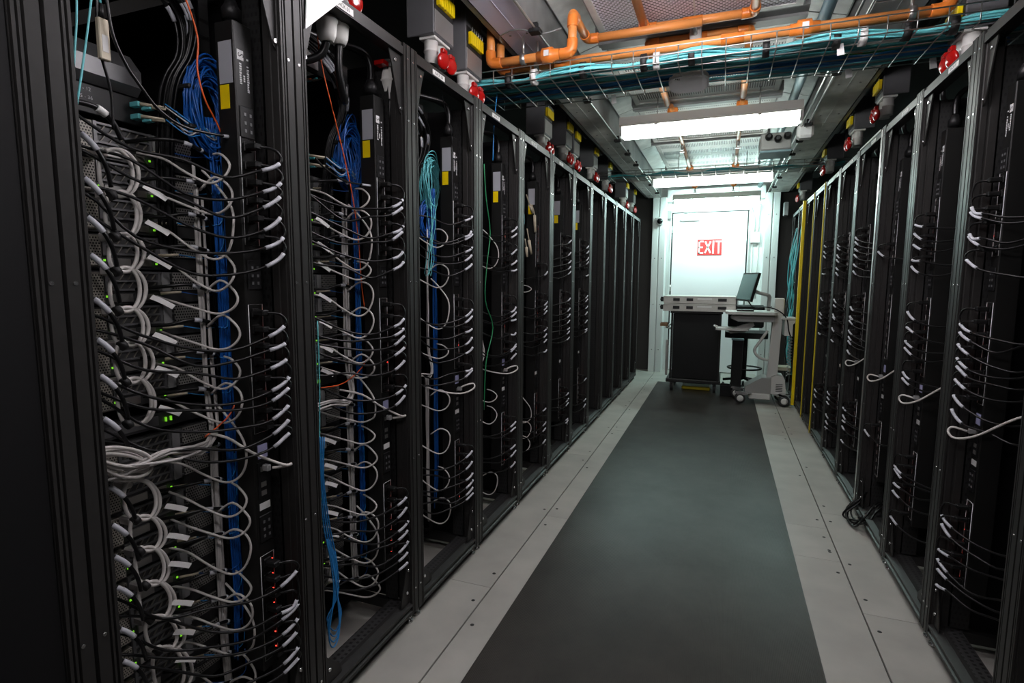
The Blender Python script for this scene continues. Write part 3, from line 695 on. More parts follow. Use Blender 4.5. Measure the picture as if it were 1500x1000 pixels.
def rack_power(s, y0, nth, far, skip):
    pdu(s, y0, nth, far)
    zs = []
    for a, b, n in GROUPS:
        for i in range(n):
            if random.random() < skip: continue
            zs.append(a+(b-a)*(i+.5)/n)
    zs.sort(reverse=True)
    for i, z in enumerate(zs):
        power_cord(s, y0, z, 'black power cord with white sleeve, %s from top on %s %s power strip' % (ordn(i), nth, sidename(s)), not far, 1.0 if random.random() < .75 else 2.6)
for k in range(7): rack_power(-1, LY[k], LN[k], k > 3, (.02, .02, .12, .2, .35, .3, .3)[k])
for j in range(1, 7): rack_power(1, RY[j], ('nearest full', 'second full', 'third full', 'fourth full', 'fifth full', 'sixth full')[j-1], j > 3, (.1, .15, .75, .25, .2, .3)[j-1])

# ------------------------------------------------------------------ servers seen from behind
def server_meshes(s):
    D = {}
    bx = lambda v0, v1, u0, u1, z0, z1, b=0: MB().box(s*v0, s*v1, u0, u1, z0, z1, b)
    D['chassis'] = bx(.305, .95, .087, .525, .002, .086).mesh('chassis', 'server')
    D['vent_panel'] = bx(.300, .3045, .445, .523, .036, .084).mesh('vent_panel', 'server_mesh')
    sl = MB()
    for z in (.036, .058, .080): sl.box(s*.299, s*.3045, .27, .44, z, z+.005)
    sl.box(s*.298, s*.3045, .262, .27, .034, .086).box(s*.298, s*.3045, .40, .407, .034, .086)
    D['slot_frame'] = sl.mesh('slot_frame', 'server_bar')
    fn = MB()
    for z in (.042, .064):
        for i in range(6):
            u = .278+i*.021; fn.prism([(u, z), (u+.003, z), (u+.014, z+.015), (u+.011, z+.015)], 0, s*.3005, s*.3045)
    D['slot_fins'] = fn.mesh('slot_fins', 'psu')
    D['power_supply'] = bx(.285, .304, .165, .252, .006, .082, .002).mesh('power_supply', 'psu')
    D['psu_vent'] = bx(.283, .2848, .169, .248, .010, .078).mesh('power_supply_vent', 'psu_mesh')
    D['handle'] = MB().tube([(s*.284, .157, .02), (s*.262, .157, .022), (s*.262, .157, .062), (s*.284, .157, .064)], .003, 6, 1).box(s*.285, s*.304, .152, .162, .012, .07).mesh('handle', 'server_bar')
    D['port_block'] = bx(.299, .3045, .28, .33, .008, .028).mesh('port_block', 'alu')
    D['port_block2'] = bx(.299, .3045, .36, .385, .010, .026).mesh('port_block', 'psu')
    D['pull_tab'] = bx(.294, .2975, .408, .430, .034, .084).mesh('pull_tab', 'socket_grey')
    D['led'] = bx(.297, .299, .395, .4, .014, .019).mesh('green_indicator', 'green_led')
    D['led2'] = bx(.297, .299, .262, .267, .02, .025).mesh('green_indicator', 'green_led')
    return D
SM = server_meshes(-1)
SZ = [1.70-.0895*i for i in range(8)]+[.90-.0895*i for i in range(9)]
for k in range(4):
    for i, z in enumerate(SZ):
        t = thing('server', 'dark two-unit server seen from behind, %s from top in %s left rack' % (ordn(i), LN[k]), 'server', LP(-1, LY[k], 0, 0, z), 'servers of the left row')
        for n_, me in SM.items():
            if k > 1 and n_ not in ('chassis', 'vent_panel', 'power_supply', 'slot_frame'): continue
            o = link(me.name.split('.')[0], me, t)
            if n_ == 'slot_fins': o['kind'] = 'stuff'
for k in range(2):
    y0 = LY[k]
    t = thing('network_switch', 'slim network switch with green lights between servers of the %s left rack' % LN[k], 'switch', LP(-1, y0, 0, 0, 1.0))
    put('chassis', MB().box(*sorted((LP(-1, y0, .31, 0, 0).x, LP(-1, y0, .8, 0, 0).x)), y0+.09, y0+.52, 1.0, 1.042), 'server', t)
    put('port_row', MB().box(*sorted((LP(-1, y0, .306, 0, 0).x, LP(-1, y0, .3095, 0, 0).x)), y0+.12, y0+.38, 1.008, 1.034), 'server_bar', t)
    lm = MB()
    for u in (.40, .415): lm.box(*sorted((LP(-1, y0, .304, 0, 0).x, LP(-1, y0, .3095, 0, 0).x)), y0+u, y0+u+.003, 1.014, 1.026)
    put('green_indicator', lm, 'green_led', t)
    # fibre patch panel near the top
    t = thing('patch_bay', 'black fibre patch panel above the servers of the %s left rack' % LN[k], 'patch panel', LP(-1, y0, 0, 0, 1.86))
    xa = LP(-1, y0, .30, 0, 0).x
    put('faceplate', MB().box(xa-.12, xa, y0+.09, y0+.40, 1.80, 1.868, .002), 'black_plastic', t)
    for i in range(2):
        for zz in (1.818, 1.848):
            put('connector', MB().box(xa, xa+.03, y0+.355+i*.03, y0+.37+i*.03, zz-.006, zz+.006, .001), 'teal_cable', t)
            put('boot', MB().cyl((xa+.03, y0+.362+i*.03, zz), (xa+.07, y0+.395+i*.03, zz-.003), .005, .003, 8), 'beige_boot', t)
    for i, (a, b) in enumerate((('1 - 12', 1.855), ('25 - 36', 1.836), ('49 - 60', 1.817))):
        lettering(a, .012, 'print', t, (xa+.0006, y0+.25, b), (0, 1, 0), (0, 0, 1))
    tag(put('blanking_cover', MB().prism([(xa-.5, 1.88), (xa-.03, 1.88), (xa-.012, 1.90), (xa-.012, 1.94), (xa-.05, 1.985), (xa-.5, 1.985)], 1, y0+.07, y0+.40), 'server_bar', None), 'satin grey cover above the patch panel of the %s left rack' % LN[k], 'cover')

# ------------------------------------------------------------------ cabling inside the left racks
J = lambda a: random.uniform(-a, a)
def cable(name, pts, r, m, label, cat, group=None, n=6, res=4):
    return tag(put(name, MB().tube(pts, r, n, res), m), label, cat, group)
for k in range(5):
    y0 = LY[k]; N = LN[k]; L = lambda v, u, z: LP(-1, y0, v, u, z)
    full = k < 2
    # white patch cables from the servers, looping to the vertical bundle
    rows = SZ if k < 2 else SZ[1::2] if k == 2 else random.sample(SZ, 4)
    for i, z in enumerate(rows):
        z = z+.02+J(.014); g = random.uniform(.45, 1.25)
        pts = [L(.292, .375+J(.02), z), L(.24, .392, z-.012), L(.19, .415, z-.05*g), L(.14, .440, z-.078*g), L(.105, .456, z-.060*g), L(.088, .465+J(.004), z-.01), L(.098, .463, z+.030*g), L(.14, .458, z+.044), L(.19, .452, z+.012)]
        if i % 3 == 0: pts = pts[:5]+[L(.096, .468, z-.025*g), L(.125, .470, z+.006), L(.165, .480, z+.012)]
        if i % 6 == 2: pts = pts[:6]+[L(.095, .466, z+.05), L(.14, .462, z+.11), L(.18, .455, z+.15)]
        cable('patch_cable', pts, .0034, 'white_cable', 'white patch cable looping beside %s row of servers in %s left rack' % (ordn(i), N), 'cable', 'white patch cables of the left racks')
        if full:
            # blue fibre with beige boot
            zz = z+.008
            b0 = L(.292, .40, zz); b1 = L(.255, .432, zz+.004)
            f = cable('fibre', [b1, L(.22, .46, zz-.004), L(.19, .485, zz), L(.175, .505, zz+.02+J(.02)), L(.18, .51, zz+.08)], .0016, 'sky_cable' if i % 4 else 'blue_cable', 'thin blue fibre at %s row of servers in %s left rack' % (ordn(i), N), 'fibre', 'blue fibres of the left racks', 5, 3)
            put('boot', MB().cyl(b0, b1, .0045, .0032, 8), 'beige_boot', f)
            # dark thick cable with light sleeve
            zz = z+.03
            P = spline([L(.288, .33, zz-.01), L(.23, .37, zz-.004+J(.008)), L(.2, .41, zz+.002), L(.185, .45, zz-.002+J(.01)), L(.19, .48, zz-.02), L(.21, .50, zz-.06)], 5)
            f = tag(put('data_lead', MB().tube(P, .005, 6, 1), 'cord'), 'black data lead with pale sleeves at %s row of servers in %s left rack' % (ordn(i), N), 'cable', 'black data leads of the left racks')
            put('sleeve', MB().tube(P[11:14], .0062, 6, 1), 'sleeve', f); put('sleeve', MB().tube(P[16:18], .0062, 6, 1), 'sleeve', f)
            # paper flag
            if i % 8 not in (0,):
                c = L(.205, .315, z+.008); mb = MB()
                vs = []
                for a in range(4):
                    t = a/3; o = c+Vector((.014*t, .048*t, -.022*t-.006*t*t)); vs += [o, o+Vector((0, -.010, -.010))]
                vs += [p+Vector((-.0008, .0004, 0)) for p in vs]
                fs = []
                for a in range(3): fs += [(2*a, 2*a+1, 2*a+3, 2*a+2), (8+2*a, 8+2*a+2, 8+2*a+3, 8+2*a+1)]
                fs += [(0, 8, 9, 1), (6, 7, 15, 14)]+[(2*a, 2*a+2, 10+2*a, 8+2*a) for a in range(3)]+[(2*a+1, 9+2*a, 11+2*a, 2*a+3) for a in range(3)]
                mb.add(vs, fs)
                tag(put('cable_flag', mb, 'flag'), 'white paper flag sticking out at %s row of servers in %s left rack' % (ordn(i), N), 'tag', 'paper flags of the left racks')
            # black lead with sleeve at the left side, from the power supply downwards
            P = spline([L(.275, .14, z+.03), L(.24, .165, z+.02), L(.215, .20, z-.015), L(.205, .222, z-.06), L(.21, .235, z-.11)], 5)
            f = tag(put('power_lead', MB().tube(P, .0052, 6, 1), 'cord'), 'short black lead with pale sleeve left of %s server row in %s left rack' % (ordn(i), N), 'cable', 'short black leads of the left racks')
            put('sleeve', MB().tube(P[8:13], .0066, 6, 1), 'sleeve', f)
    # white vertical bundle and its sideways bend
    for i in range(9 if full else 4):
        a = J(.012); b = J(.010); ztop = random.uniform(1.45, 1.72)
        pts = [L(.19+b, .19+J(.03), .955+J(.02)), L(.165+b, .30, .965+J(.015)), L(.16+b, .385, .955+J(.015)), L(.17+b, .435+a*.5, .985+J(.012)), L(.195+b, .455+a, 1.06)]
        pts += [L(.2+b+J(.003), .455+a*.9+J(.002), z) for z in (1.16, 1.26, 1.36)]+[L(.2+b, .455+a*.8, ztop)]
        cable('bundle_cable', pts, .0036, 'white_cable_b', 'white cable in the upright bundle of the %s left rack' % N, 'cable', 'white bundle of the %s left rack' % N)
    for i in range(7 if full else 4):
        a = J(.012); b = J(.010)
        pts = [L(.2+b, .452+a+J(.003), z) for z in (.94, .82, .7, .58, .46, .36)]+[L(.2+b, .46+a, .2)]
        cable('bundle_cable', pts, .0034, 'white_cable_b', 'white cable in the lower upright bundle of the %s left rack' % N, 'cable', 'lower white bundle of the %s left rack' % N)
    # blue vertical bundle
    for i in range(7):
        a = .502+J(.010); b = .185+J(.010)
        pts = [L(b, a-.01, 1.84)]+[L(b+J(.004), a+J(.004), z) for z in (1.7, 1.5, 1.3, 1.1, .9, .7, .5)]+[L(b, a-.01, random.uniform(.25, .45))]
        if k < 3: cable('blue_lead', pts, .0032, 'blue_cable', 'blue cable in the upright blue bundle of the %s left rack' % N, 'cable', 'blue bundle of the %s left rack' % N)
    # coil of spare cable near the top
    if k < 3 or k == 4:
        m1 = 'blue_cable' if k < 2 else 'teal_cable'; cn = 'blue' if k < 2 else 'teal'
        for i in range(26 if k < 4 else 6):
            a = random.uniform(.040, .074); h = a*random.uniform(1.5, 1.95); cu = .492+J(.006); cz = 1.875+J(.012)-(.075-a)*.5; cv = .20+J(.022)
            pts = [L(cv+.012*math.sin(t*2+i), cu+a*math.cos(t)*.85, cz+h*math.sin(t)) for t in [2*math.pi*q_/10 for q_ in range(10)]]
            tag(put('coil_loop', MB().tube(pts, .0027 if k < 2 else .002, 5, 3, True), m1), '%s cable loop in the coil at top of the %s left rack' % (cn, N), 'cable', '%s coil of the %s left rack' % (cn, N))
        for i, dz in enumerate((.03, -.07)) if k < 2 else ():
            tag(put('coil_strap', MB().box(*sorted((L(.178, 0, 0).x, L(.222, 0, 0).x)), y0+.428, y0+.447, 1.875+dz-.006, 1.875+dz+.006, .003), 'ink'), 'black strap, %s, around the %s coil of the %s left rack' % (('upper', 'lower')[i], cn, N), 'strap')
    if k == 2:
        for i in range(14):
            a = random.uniform(.035, .07); h = a*1.5; cu = .46+J(.008); cz = 1.68+J(.02)
            pts = [L(.21+J(.01), cu+a*math.cos(t)*.85, cz+h*math.sin(t)) for t in [2*math.pi*q_/10 for q_ in range(10)]]
            tag(put('coil_loop', MB().tube(pts, .0027, 5, 3, True), 'blue_cable'), 'blue cable loop in the lower coil of the third left rack', 'cable', 'blue coil of the third left rack')
    if full or k == 2:
        # black bundle with pale sleeves bending in at the top
        base = [L(.22, .10, 2.205), L(.215, .25, 2.205), L(.21, .35, 2.185), L(.205, .425, 2.14), L(.205, .465, 2.07), L(.21, .460, 1.99), L(.235, .43, 1.90), L(.262, .425, 1.72), L(.268, .425, 1.5)]
        for i in range(16):
            a = J(.034); b = J(.026)
            P = spline([p_+Vector((b*(1 if h_ < 5 else .6), a*(.1 if h_ < 2 else .7 if h_ > 4 else .8), a*(.75 if h_ < 4 else .0))) for h_, p_ in enumerate(base)], 5)
            f = tag(put('black_lead', MB().tube(P, .0045, 5, 1), 'cord'), 'black cable with pale sleeve in the arching bundle, top of %s left rack' % N, 'cable', 'arching black bundle of the %s left rack' % N)
            o_ = random.randint(8, 20); put('sleeve', MB().tube(P[o_:o_+4], .0057, 6, 1), 'sleeve', f)
        # blue fibres from the patch panel to the coil
        for i in range(8 if full else 0):
            zz = 1.82+(i % 2)*.028+J(.006)
            cable('fibre', [L(.225, .395+.03*(i//4), zz), L(.19, .43, zz-.035), L(.175, .465+J(.01), 1.80+J(.015)), L(.18, .50+J(.006), 1.79+J(.01)), L(.19, .52, 1.84)], .0018, 'sky_cable' if i % 3 else 'white_cable_b', 'blue fibre running from patch panel to coil in %s left rack' % N, 'fibre', 'patch panel fibres of the %s left rack' % N, 5)
# orange fibres
o = LY[0]; X_ = -1.25
def pxp(pts, x): return [at(a, b, 0, x) for a, b in pts]
cable('orange_fibre', pxp([(262, -25), (280, 20), (290, 60), (289, 100), (300, 145), (322, 190), (333, 235), (333, 290), (341, 340), (350, 420), (352, 500), (349, 560), (338, 605), (300, 640)], -1.262), .0022, 'orange_cable', 'thin orange fibre hanging down through the nearest left rack', 'fibre')
cable('orange_fibre', pxp([(464, 30), (467, 70), (477, 120), (497, 200), (515, 280), (525, 350), (530, 420), (539, 488), (535, 530), (505, 560), (470, 568)], -1.275), .002, 'orange_cable', 'thin orange fibre hanging down through the second left rack', 'fibre')
# teal fibres and transceiver, top of the nearest rack
for i, pts in enumerate(([(112, -30), (112, 30), (109, 80), (106, 150), (108, 172)], [(137, -30), (130, 30), (122, 90), (113, 150), (108, 172)])):
    cable('teal_fibre', pxp(pts, -1.215), .0021, 'teal_cable', '%s of two teal fibres hanging beside the ribbed post, nearest left rack' % ('left', 'right')[i], 'fibre')
tr = thing('transceiver', 'beige metal transceiver with teal fibre hanging in the nearest left rack', 'transceiver', at(150, 80, 0, -1.25))
ct = at(151, 58, 0, -1.25)
put('body', MB().box(ct.x-.006, ct.x+.006, ct.y-.011, ct.y+.011, ct.z-.042, ct.z+.042, .002), 'beige_boot', tr)
put('label', MB().box(ct.x+.0061, ct.x+.0068, ct.y-.006, ct.y+.006, ct.z-.026, ct.z+.008), 'paper', tr)
put('strain_relief', MB().cyl((ct.x, ct.y, ct.z+.042), (ct.x, ct.y, ct.z+.072), .006, .004, 8), 'black_plastic', tr)
put('cord', MB().tube([(ct.x, ct.y, ct.z+.07), (ct.x, ct.y-.004, ct.z+.2), (ct.x, ct.y-.003, ct.z+.35)], .0022), 'teal_cable', tr)
cable('black_cable', pxp([(141, -20), (143, 40), (148, 80), (158, 115), (164, 145), (166, 190)], -1.26), .003, 'cord', 'black cord hanging behind the beige transceiver, nearest left rack', 'cable')
P = spline(pxp([(155, -10), (165, 50), (185, 95), (205, 125), (232, 160), (268, 185), (310, 196), (350, 203), (375, 213), (390, 226)], -1.235), 5)
f = tag(put('black_cable', MB().tube(P, .0036, 6, 1), 'cord'), 'long black cord sweeping from top to first outlet of the nearest left rack', 'cable')
put('sleeve', MB().tube(P[32:37], .0048, 6, 1), 'sleeve', f); put('paper_wrap', MB().tube(P[37:40], .0095, 6, 1), 'flag', f)
P = spline(pxp([(462, 232), (480, 250), (505, 265), (530, 270), (552, 273), (570, 273)], -1.225), 5)
f = tag(put('black_cable', MB().tube(P, .0032, 6, 1), 'cord'), 'long black cord to first outlet of the second left rack', 'cable')
put('sleeve', MB().tube(P[15:19], .0042, 6, 1), 'sleeve', f); put('paper_wrap', MB().tube(P[19:22], .008, 6, 1), 'flag', f)
P = spline(pxp([(108, 148), (130, 153), (148, 162), (166, 180), (178, 205)], -1.27), 5)
f = tag(put('black_cable', MB().tube(P, .006, 8, 1), 'cord'), 'thick black cord with white wrap below patch panel, nearest left rack', 'cable')
put('paper_wrap', MB().tube(P[8:13], .0085, 8, 1), 'flag', f)
# braided chain of white cords
XC = -1.345
nodes = [(158, 222), (169, 284), (174, 345), (176, 395), (178, 453), (185, 503), (189, 557), (193, 618), None, (196, 706), (204, 758), (210, 804), (218, 854), (224, 904), (236, 950), (246, 1010)]
li = 0
for i in range(len(nodes)-1):
    a, b = nodes[i], nodes[i+1]
    if a is None or b is None: continue
    for sd, (bul, off) in enumerate(((37, .0), (28, .008), (-17, -.006))):
        hh = (b[1]-a[1])/2; jb_ = random.uniform(.9, 1.1)
        pts = [((a[0]+b[0])/2+(b[0]-a[0])*(g_+110)/220-(b[0]-a[0])/2+bul*jb_*(math.cos(math.radians(g_))+.30)/1.3, (a[1]+b[1])/2+hh*1.12*math.sin(math.radians(g_))) for g_ in range(-115, 116, 23)]
        cable('white_loop_cable', pxp(pts, XC+off), .0046, 'white_cable', '%s strand of %s link in the white cord chain, nearest left rack' % (('outer right', 'inner right', 'left')[sd], ordn(li)), 'cord', 'white cord chain', 8)
    c = at(b[0]-2, b[1], 0, XC+.004)
    tag(put('cable_tie', MB().lathe(c-Vector((0, .012, .006)), (0, .9, .4), [(0, .010), (0, .0125), (.013, .0125), (.013, .010)], 10), 'ink'), 'black tie below %s link of the white cord chain' % ordn(li), 'cable tie', 'ties of the white cord chain')
    li += 1
    # white power plugs into the supplies
    c = at(a[0]-16, a[1]+2, 0, XC-.045)
    t = tag(put('white_plug', MB().box(c.x-.016, c.x+.022, c.y-.014, c.y+.012, c.z-.011, c.z+.011, .004), 'white_cable_b'), 'white appliance plug beside %s link of the white cord chain' % ordn(li-1), 'plug', 'white plugs of the chain')
for i in range(7):
    rx = random.uniform(28, 42); ry = random.uniform(10, 21); cx_ = 180+J(5); cy_ = 676+J(7); dpt = XC+.006+.006*i
    pts = pxp([(cx_+rx*math.cos(t), cy_+ry*math.sin(t)+.12*rx*math.cos(t)) for t in [2*math.pi*q_/10 for q_ in range(10)]], dpt)
    tag(put('coil_loop', MB().tube(pts, .004, 7, 3, True), 'white_cable'), 'white cord loop in the flat coil halfway down the nearest left rack', 'cord', 'flat white coil of the nearest left rack')
# lone white leads ending at the strip network port
for k, z in ((0, .877), (1, .877), (2, .877), (3, .877)):
    y0 = LY[k]; L = lambda v, u, z: LP(-1, y0, v, u, z)
    f = cable('network_lead', [L(.20, .40, z+.12), L(.13, .44, z+.10), L(.07, .47, z+.055), L(.02, .53, z+.008), L(.012, .553, z+.004), L(.02, .545, z), L(.045, .515, z)] if k < 2 else [L(.22, .33, z+.06), L(.13, .40, z+.01), L(.04, .48, z-.015), L(.0, .545, z+.0), L(.006, .56, z+.022), L(.03, .53, z+.02), L(.05, .51, z+.01)], .0042, 'white_cable', 'single white lead to the network port of %s left power strip' % LN[k], 'cable', 'network leads to power strips')
    put('plug', MB().box(*sorted((L(.045, 0, 0).x, L(.066, 0, 0).x)), y0+.498, y0+.512, z-.006, z+.012, .002), 'socket_grey', f)
for j in (1, 2, 3, 4):
    y0 = RY[j]; L = lambda v, u, z: LP(1, y0, v, u, z); z = .877
    f = cable('network_lead', [L(.20, .25, z+.16), L(.12, .36, z+.09), L(.05, .45, z), L(.012, .515, z-.03), L(.0, .548, z-.015), L(.012, .545, z+.004), L(.045, .51, z)], .0042, 'white_cable', 'single white lead to the network port of right power strip number %s' % ordn(j-1), 'cable', 'network leads to power strips')
    put('plug', MB().box(*sorted((L(.045, 0, 0).x, L(.066, 0, 0).x)), y0+.498, y0+.512, z-.006, z+.012, .002), 'socket_grey', f)
# grommet rings in the rack floor, lead dropping in
for k in range(1, 3):
    c = LP(-1, LY[k], .40, .40, .0805)
    tag(put('floor_grommet', MB().lathe(c, (0, 0, 1), [(0, .04), (.012, .034), (.012, .018), (.004, .016)], 20), 'socket_grey', None, c), 'round grey cable grommet in the floor of the %s left rack' % LN[k], 'grommet')
L = lambda v, u, z: LP(-1, LY[1], v, u, z)
cable('white_drop', [L(.22, .34, .34), L(.25, .36, .25), L(.33, .385, .17), L(.39, .398, .115), L(.40, .40, .07)], .004, 'white_cable', 'white lead dropping into the floor grommet of the second left rack', 'cable')
# light blue loops at the bottom of the second rack
for i in range(4):
    y0 = LY[1]; a = J(.01)
    pts = pxp([(466+3*i, 640), (468+2*i, 700), (474+3*i, 770), (484+3*i, 820), (489+2*i, 870), (482-i, 930-8*i), (488+i, 948-8*i), (497+i, 925-9*i), (494, 870), (486+2*i, 820), (478+i, 790)], -1.185-.012*i)
    cable('blue_loop', pts, .0024, 'sky_cable', 'light blue cable loop hanging at lower left of the second left rack', 'cable', 'light blue loops of the second left rack', 5)
for i in range(2):
    cable('teal_fibre', pxp([(460+5*i, 470), (464+4*i, 560), (462+6*i, 640), (466+3*i, 700)], -1.20), .002, 'teal_cable', '%s teal fibre at the left post of the second left rack' % ('left', 'right')[i], 'fibre')
# green cable, fourth rack; teal fibre loops, third rack
cable('green_cable', pxp([(709, 240), (712, 290), (718, 340), (713, 390), (711, 440), (722, 480), (712, 530), (709, 600)], -1.2), .0028, 'green_cable', 'thin green cable hanging in the fourth left rack', 'cable')
cable('blue_cable', pxp([(729, 130), (724, 180), (722, 235)], -1.22), .003, 'sky_cable', 'single blue cable near the top of the fourth left rack', 'cable')
for i in range(3):
    cable('teal_fibre', pxp([(624+6*i, 290), (628+5*i, 330), (636-4*i, 380), (622+5*i, 400), (640-4*i, 300)], -1.2), .0012, 'teal_cable', 'thin teal fibre below the coil of the third left rack', 'fibre', 'thin teal fibres of the third left rack', 4)
cable('thin_cable', pxp([(647, 135), (653, 165), (660, 190), (664, 225), (668, 250)], -1.2), .0022, 'cord', 'thin dark cord above the power strip of the third left rack', 'cable')
# pale connectors hanging in the fifth rack
for i, pts in enumerate(([(771, 285), (776, 300), (780, 312)], [(779, 300), (783, 315), (784, 340)], [(772, 335), (775, 352), (778, 372)], [(769, 350), (771, 362), (772, 376)])):
    q_ = pxp(pts, -1.2); f = thing('hanging_connector', 'pale hanging connector in fifth left rack, %s from top' % ordn(i), 'connector', q_[0])
    put('lead', MB().tube(q_, .004, 6), 'beige_boot', f); put('shell', MB().cyl(q_[1], q_[2], .010, .008, 8), 'beige_boot', f)
# messy leads on the floor beside the third right rack
for i in range(5):
    y0 = RY[4]; P_ = lambda v, u, z: LP(1, y0, v, u, z); e_ = random.uniform(.02, .07)
    cable('floor_lead', [P_(.14, .02+J(.05), .45), P_(.10, .0+J(.04), .25), P_(.02, -.03+J(.05), .14+J(.02)), P_(-e_, -.08+J(.08), .05+J(.02)), P_(-e_*.7, -.16+J(.07), .02), P_(.01, -.22+J(.06), .10+J(.02)), P_(.08, -.18+J(.05), .15), P_(.12, -.12+J(.05), .13)], .0055, 'cord', 'black lead sagging over the bottom rail of the fourth right rack', 'cable', 'black leads at the foot of the right racks')
# right neighbour strip of sleeves at the picture edge
for i in range(9):
    y0 = RY[0]; z = 1.0-.085*i; P_ = lambda v, u, z: LP(1, y0, v, u, z)
    P = spline([P_(.10, .57, z+.05), P_(.06, .59, z+.02), P_(.05, .60, z-.02), P_(.07, .585, z-.06), P_(.14, .56, z-.07)], 4)
    f = tag(put('black_lead', MB().tube(P, .0045, 6, 1), 'cord'), 'short black lead with pale sleeve at right picture edge, %s from top' % ordn(i), 'cable', 'leads at the right picture edge')
    put('sleeve', MB().tube(P[5:11], .006, 6, 1), 'sleeve', f)

# ------------------------------------------------------------------ tap-off boxes above the racks
for s, x in ((-1, -1.5), (1, 1.02)):
    tag(put('busway', MB().box(x, x+.12, -2.4, 8.6, 2.80, 2.90, .004).box(x-.02, x+.14, -2.4, 8.6, 2.84, 2.85), 'box_grey', None, (x, 3, 2.8)), 'dark grey power busway running above the %s racks' % sidename(s), 'busway')
def tapbox(s, yf, zb, label, big=True, w_=.19, n=6):
    xf = -1.25 if s < 0 else .87
    t = thing('tap_off_box', label, 'power box', (xf, yf, zb), 'tap-off boxes of the %s row' % sidename(s))
    xb = xf+s*.14
    top = 2.795
    put('housing', MB().box(min(xf, xb), max(xf, xb), yf, yf+w_, zb, top, .004), 'box_grey', t)
    bo = 0 if s < 0 else -.085
    put('face_plate', MB().box(xf-s*.004, xf, yf+.006, yf+w_-.006, zb+(.008 if s < 0 else .127), zb+(.105 if s < 0 else .22), .001), 'box_face', t)
    put('breaker_recess', MB().box(xf-s*.002, xf, yf+.006, yf+w_-.006, zb+.107+bo, zb+.21+bo), 'ink', t)
    for i in range(n):
        ya = yf+.02+i*(w_-.04)/n
        b_ = put('breaker', MB().box(xf-s*.022, xf-s*.0025, ya, ya+(w_-.04)/n-.003, zb+.125+bo, zb+.185+bo, .002), 'yellow', t)
        put('lever', MB().cyl((xf-s*.018, ya+.010, zb+.18+bo), (xf-s*.022, ya+.010, zb+.205+bo), .003, n=6), 'alu', b_)
    # sockets: white flange and sleeve, red hinged covers
    for i in range(2):
        yy = yf+.055+i*.075
        cx_ = xf+s*.045
        f = put('socket', MB().box(cx_-.04, cx_+.04, yy-.037, yy+.037, zb-.012, zb, .002).lathe((cx_, yy, zb-.012), (0, 0, -1), [(0, .031), (.04, .031), (.042, .034), (.048, .034), (.05, .030), (.10, .030)], 16), 'socket_white', t)
        put('red_ring', MB().lathe((cx_, yy, zb-.055), (0, 0, -1), [(0, .0322), (.006, .0322)], 16), 'red', f)
        c = Vector((xf-s*.018, yy+.005, zb-.10)); ax = Vector((-s*.93, -.30, -.15))
        put('red_cover', MB().lathe(c-ax*.012, ax, [(0, .028), (.003, .034), (.009, .037), (.014, .034), (.018, .024), (.020, .010)], 20).box(c.x-.010, c.x+.010, c.y-.020, c.y+.020, c.z+.028, c.z+.05, .004), 'red', f)
lb = [(2.28, 2.50), (2.61, 2.46), (3.90, 2.46), (4.48, 2.51), (4.74, 2.50), (5.50, 2.53), (6.22, 2.53), (7.42, 2.50), (8.1, 2.52)]
for i, (y, z) in enumerate(lb):
    tapbox(-1, y, z, 'dark grey tap-off box with yellow breakers, %s from the front above left racks' % ordn(i), i < 4, .19, 6 if i < 3 else 3)
rb = [(2.86, 2.44), (4.13, 2.56), (4.95, 2.56), (6.1, 2.57), (8.1, 2.58)]
for i, (y, z) in enumerate(rb):
    tapbox(1, y, z, 'dark grey tap-off box with red covers, %s from the front above right racks' % ordn(i), i < 2, .19, 3)
tapbox(-1, 1.55, 2.46, 'tap-off box over the second left rack, cut off by the top picture edge')
# big industrial plugs hanging into the second and third racks
for i, (px, py, k) in enumerate(((478, 28, 1), (496, 34, 1), (571, 118, 2))):
    c = at(px, py+4, 0, -1.205)
    t = thing('industrial_plug', '%s hanging under top rail of the %s left rack' % (('left white industrial plug', 'right white industrial plug with red collar', 'white industrial plug')[i], LN[k]), 'plug', c)
    sc = 1.0
    put('body', MB().lathe(c+Vector((0, 0, .05)), (0, 0, -1), [(0, .030), (.02, .032), (.04, .034), (.042, .036), (.048, .036), (.05, .033), (.09, .029), (.11, .020)], 20), 'socket_white', t)
    put('collar', MB().lathe(c+Vector((0, 0, .075)), (0, 0, -1), [(0, .034), (.0245, .034)], 20), 'socket_grey', t)
    put('red_band', MB().box(c.x-.02, c.x+.02, c.y+.036, c.y+.075, c.z+.045, c.z+.06).box(c.x-.02, c.x+.02, c.y-.07, c.y-.036, c.z+.045, c.z+.06), 'red', t)
    y0 = LY[k]
    if i == 0: pts = [c-Vector((0, 0, .055)), c-Vector((.02, .01, .10)), c-Vector((.06, .06, .13)), c-Vector((.1, .14, .13))]
    else: pts = [c-Vector((0, 0, .055)), c-Vector((.005, 0, .12)), c-Vector((.01, -.02, .19)), c-Vector((.03, -.06, .215)), c-Vector((.05, -.09, .15))]
    put('cord', MB().tube(pts, .0125, 8), 'cord', t)
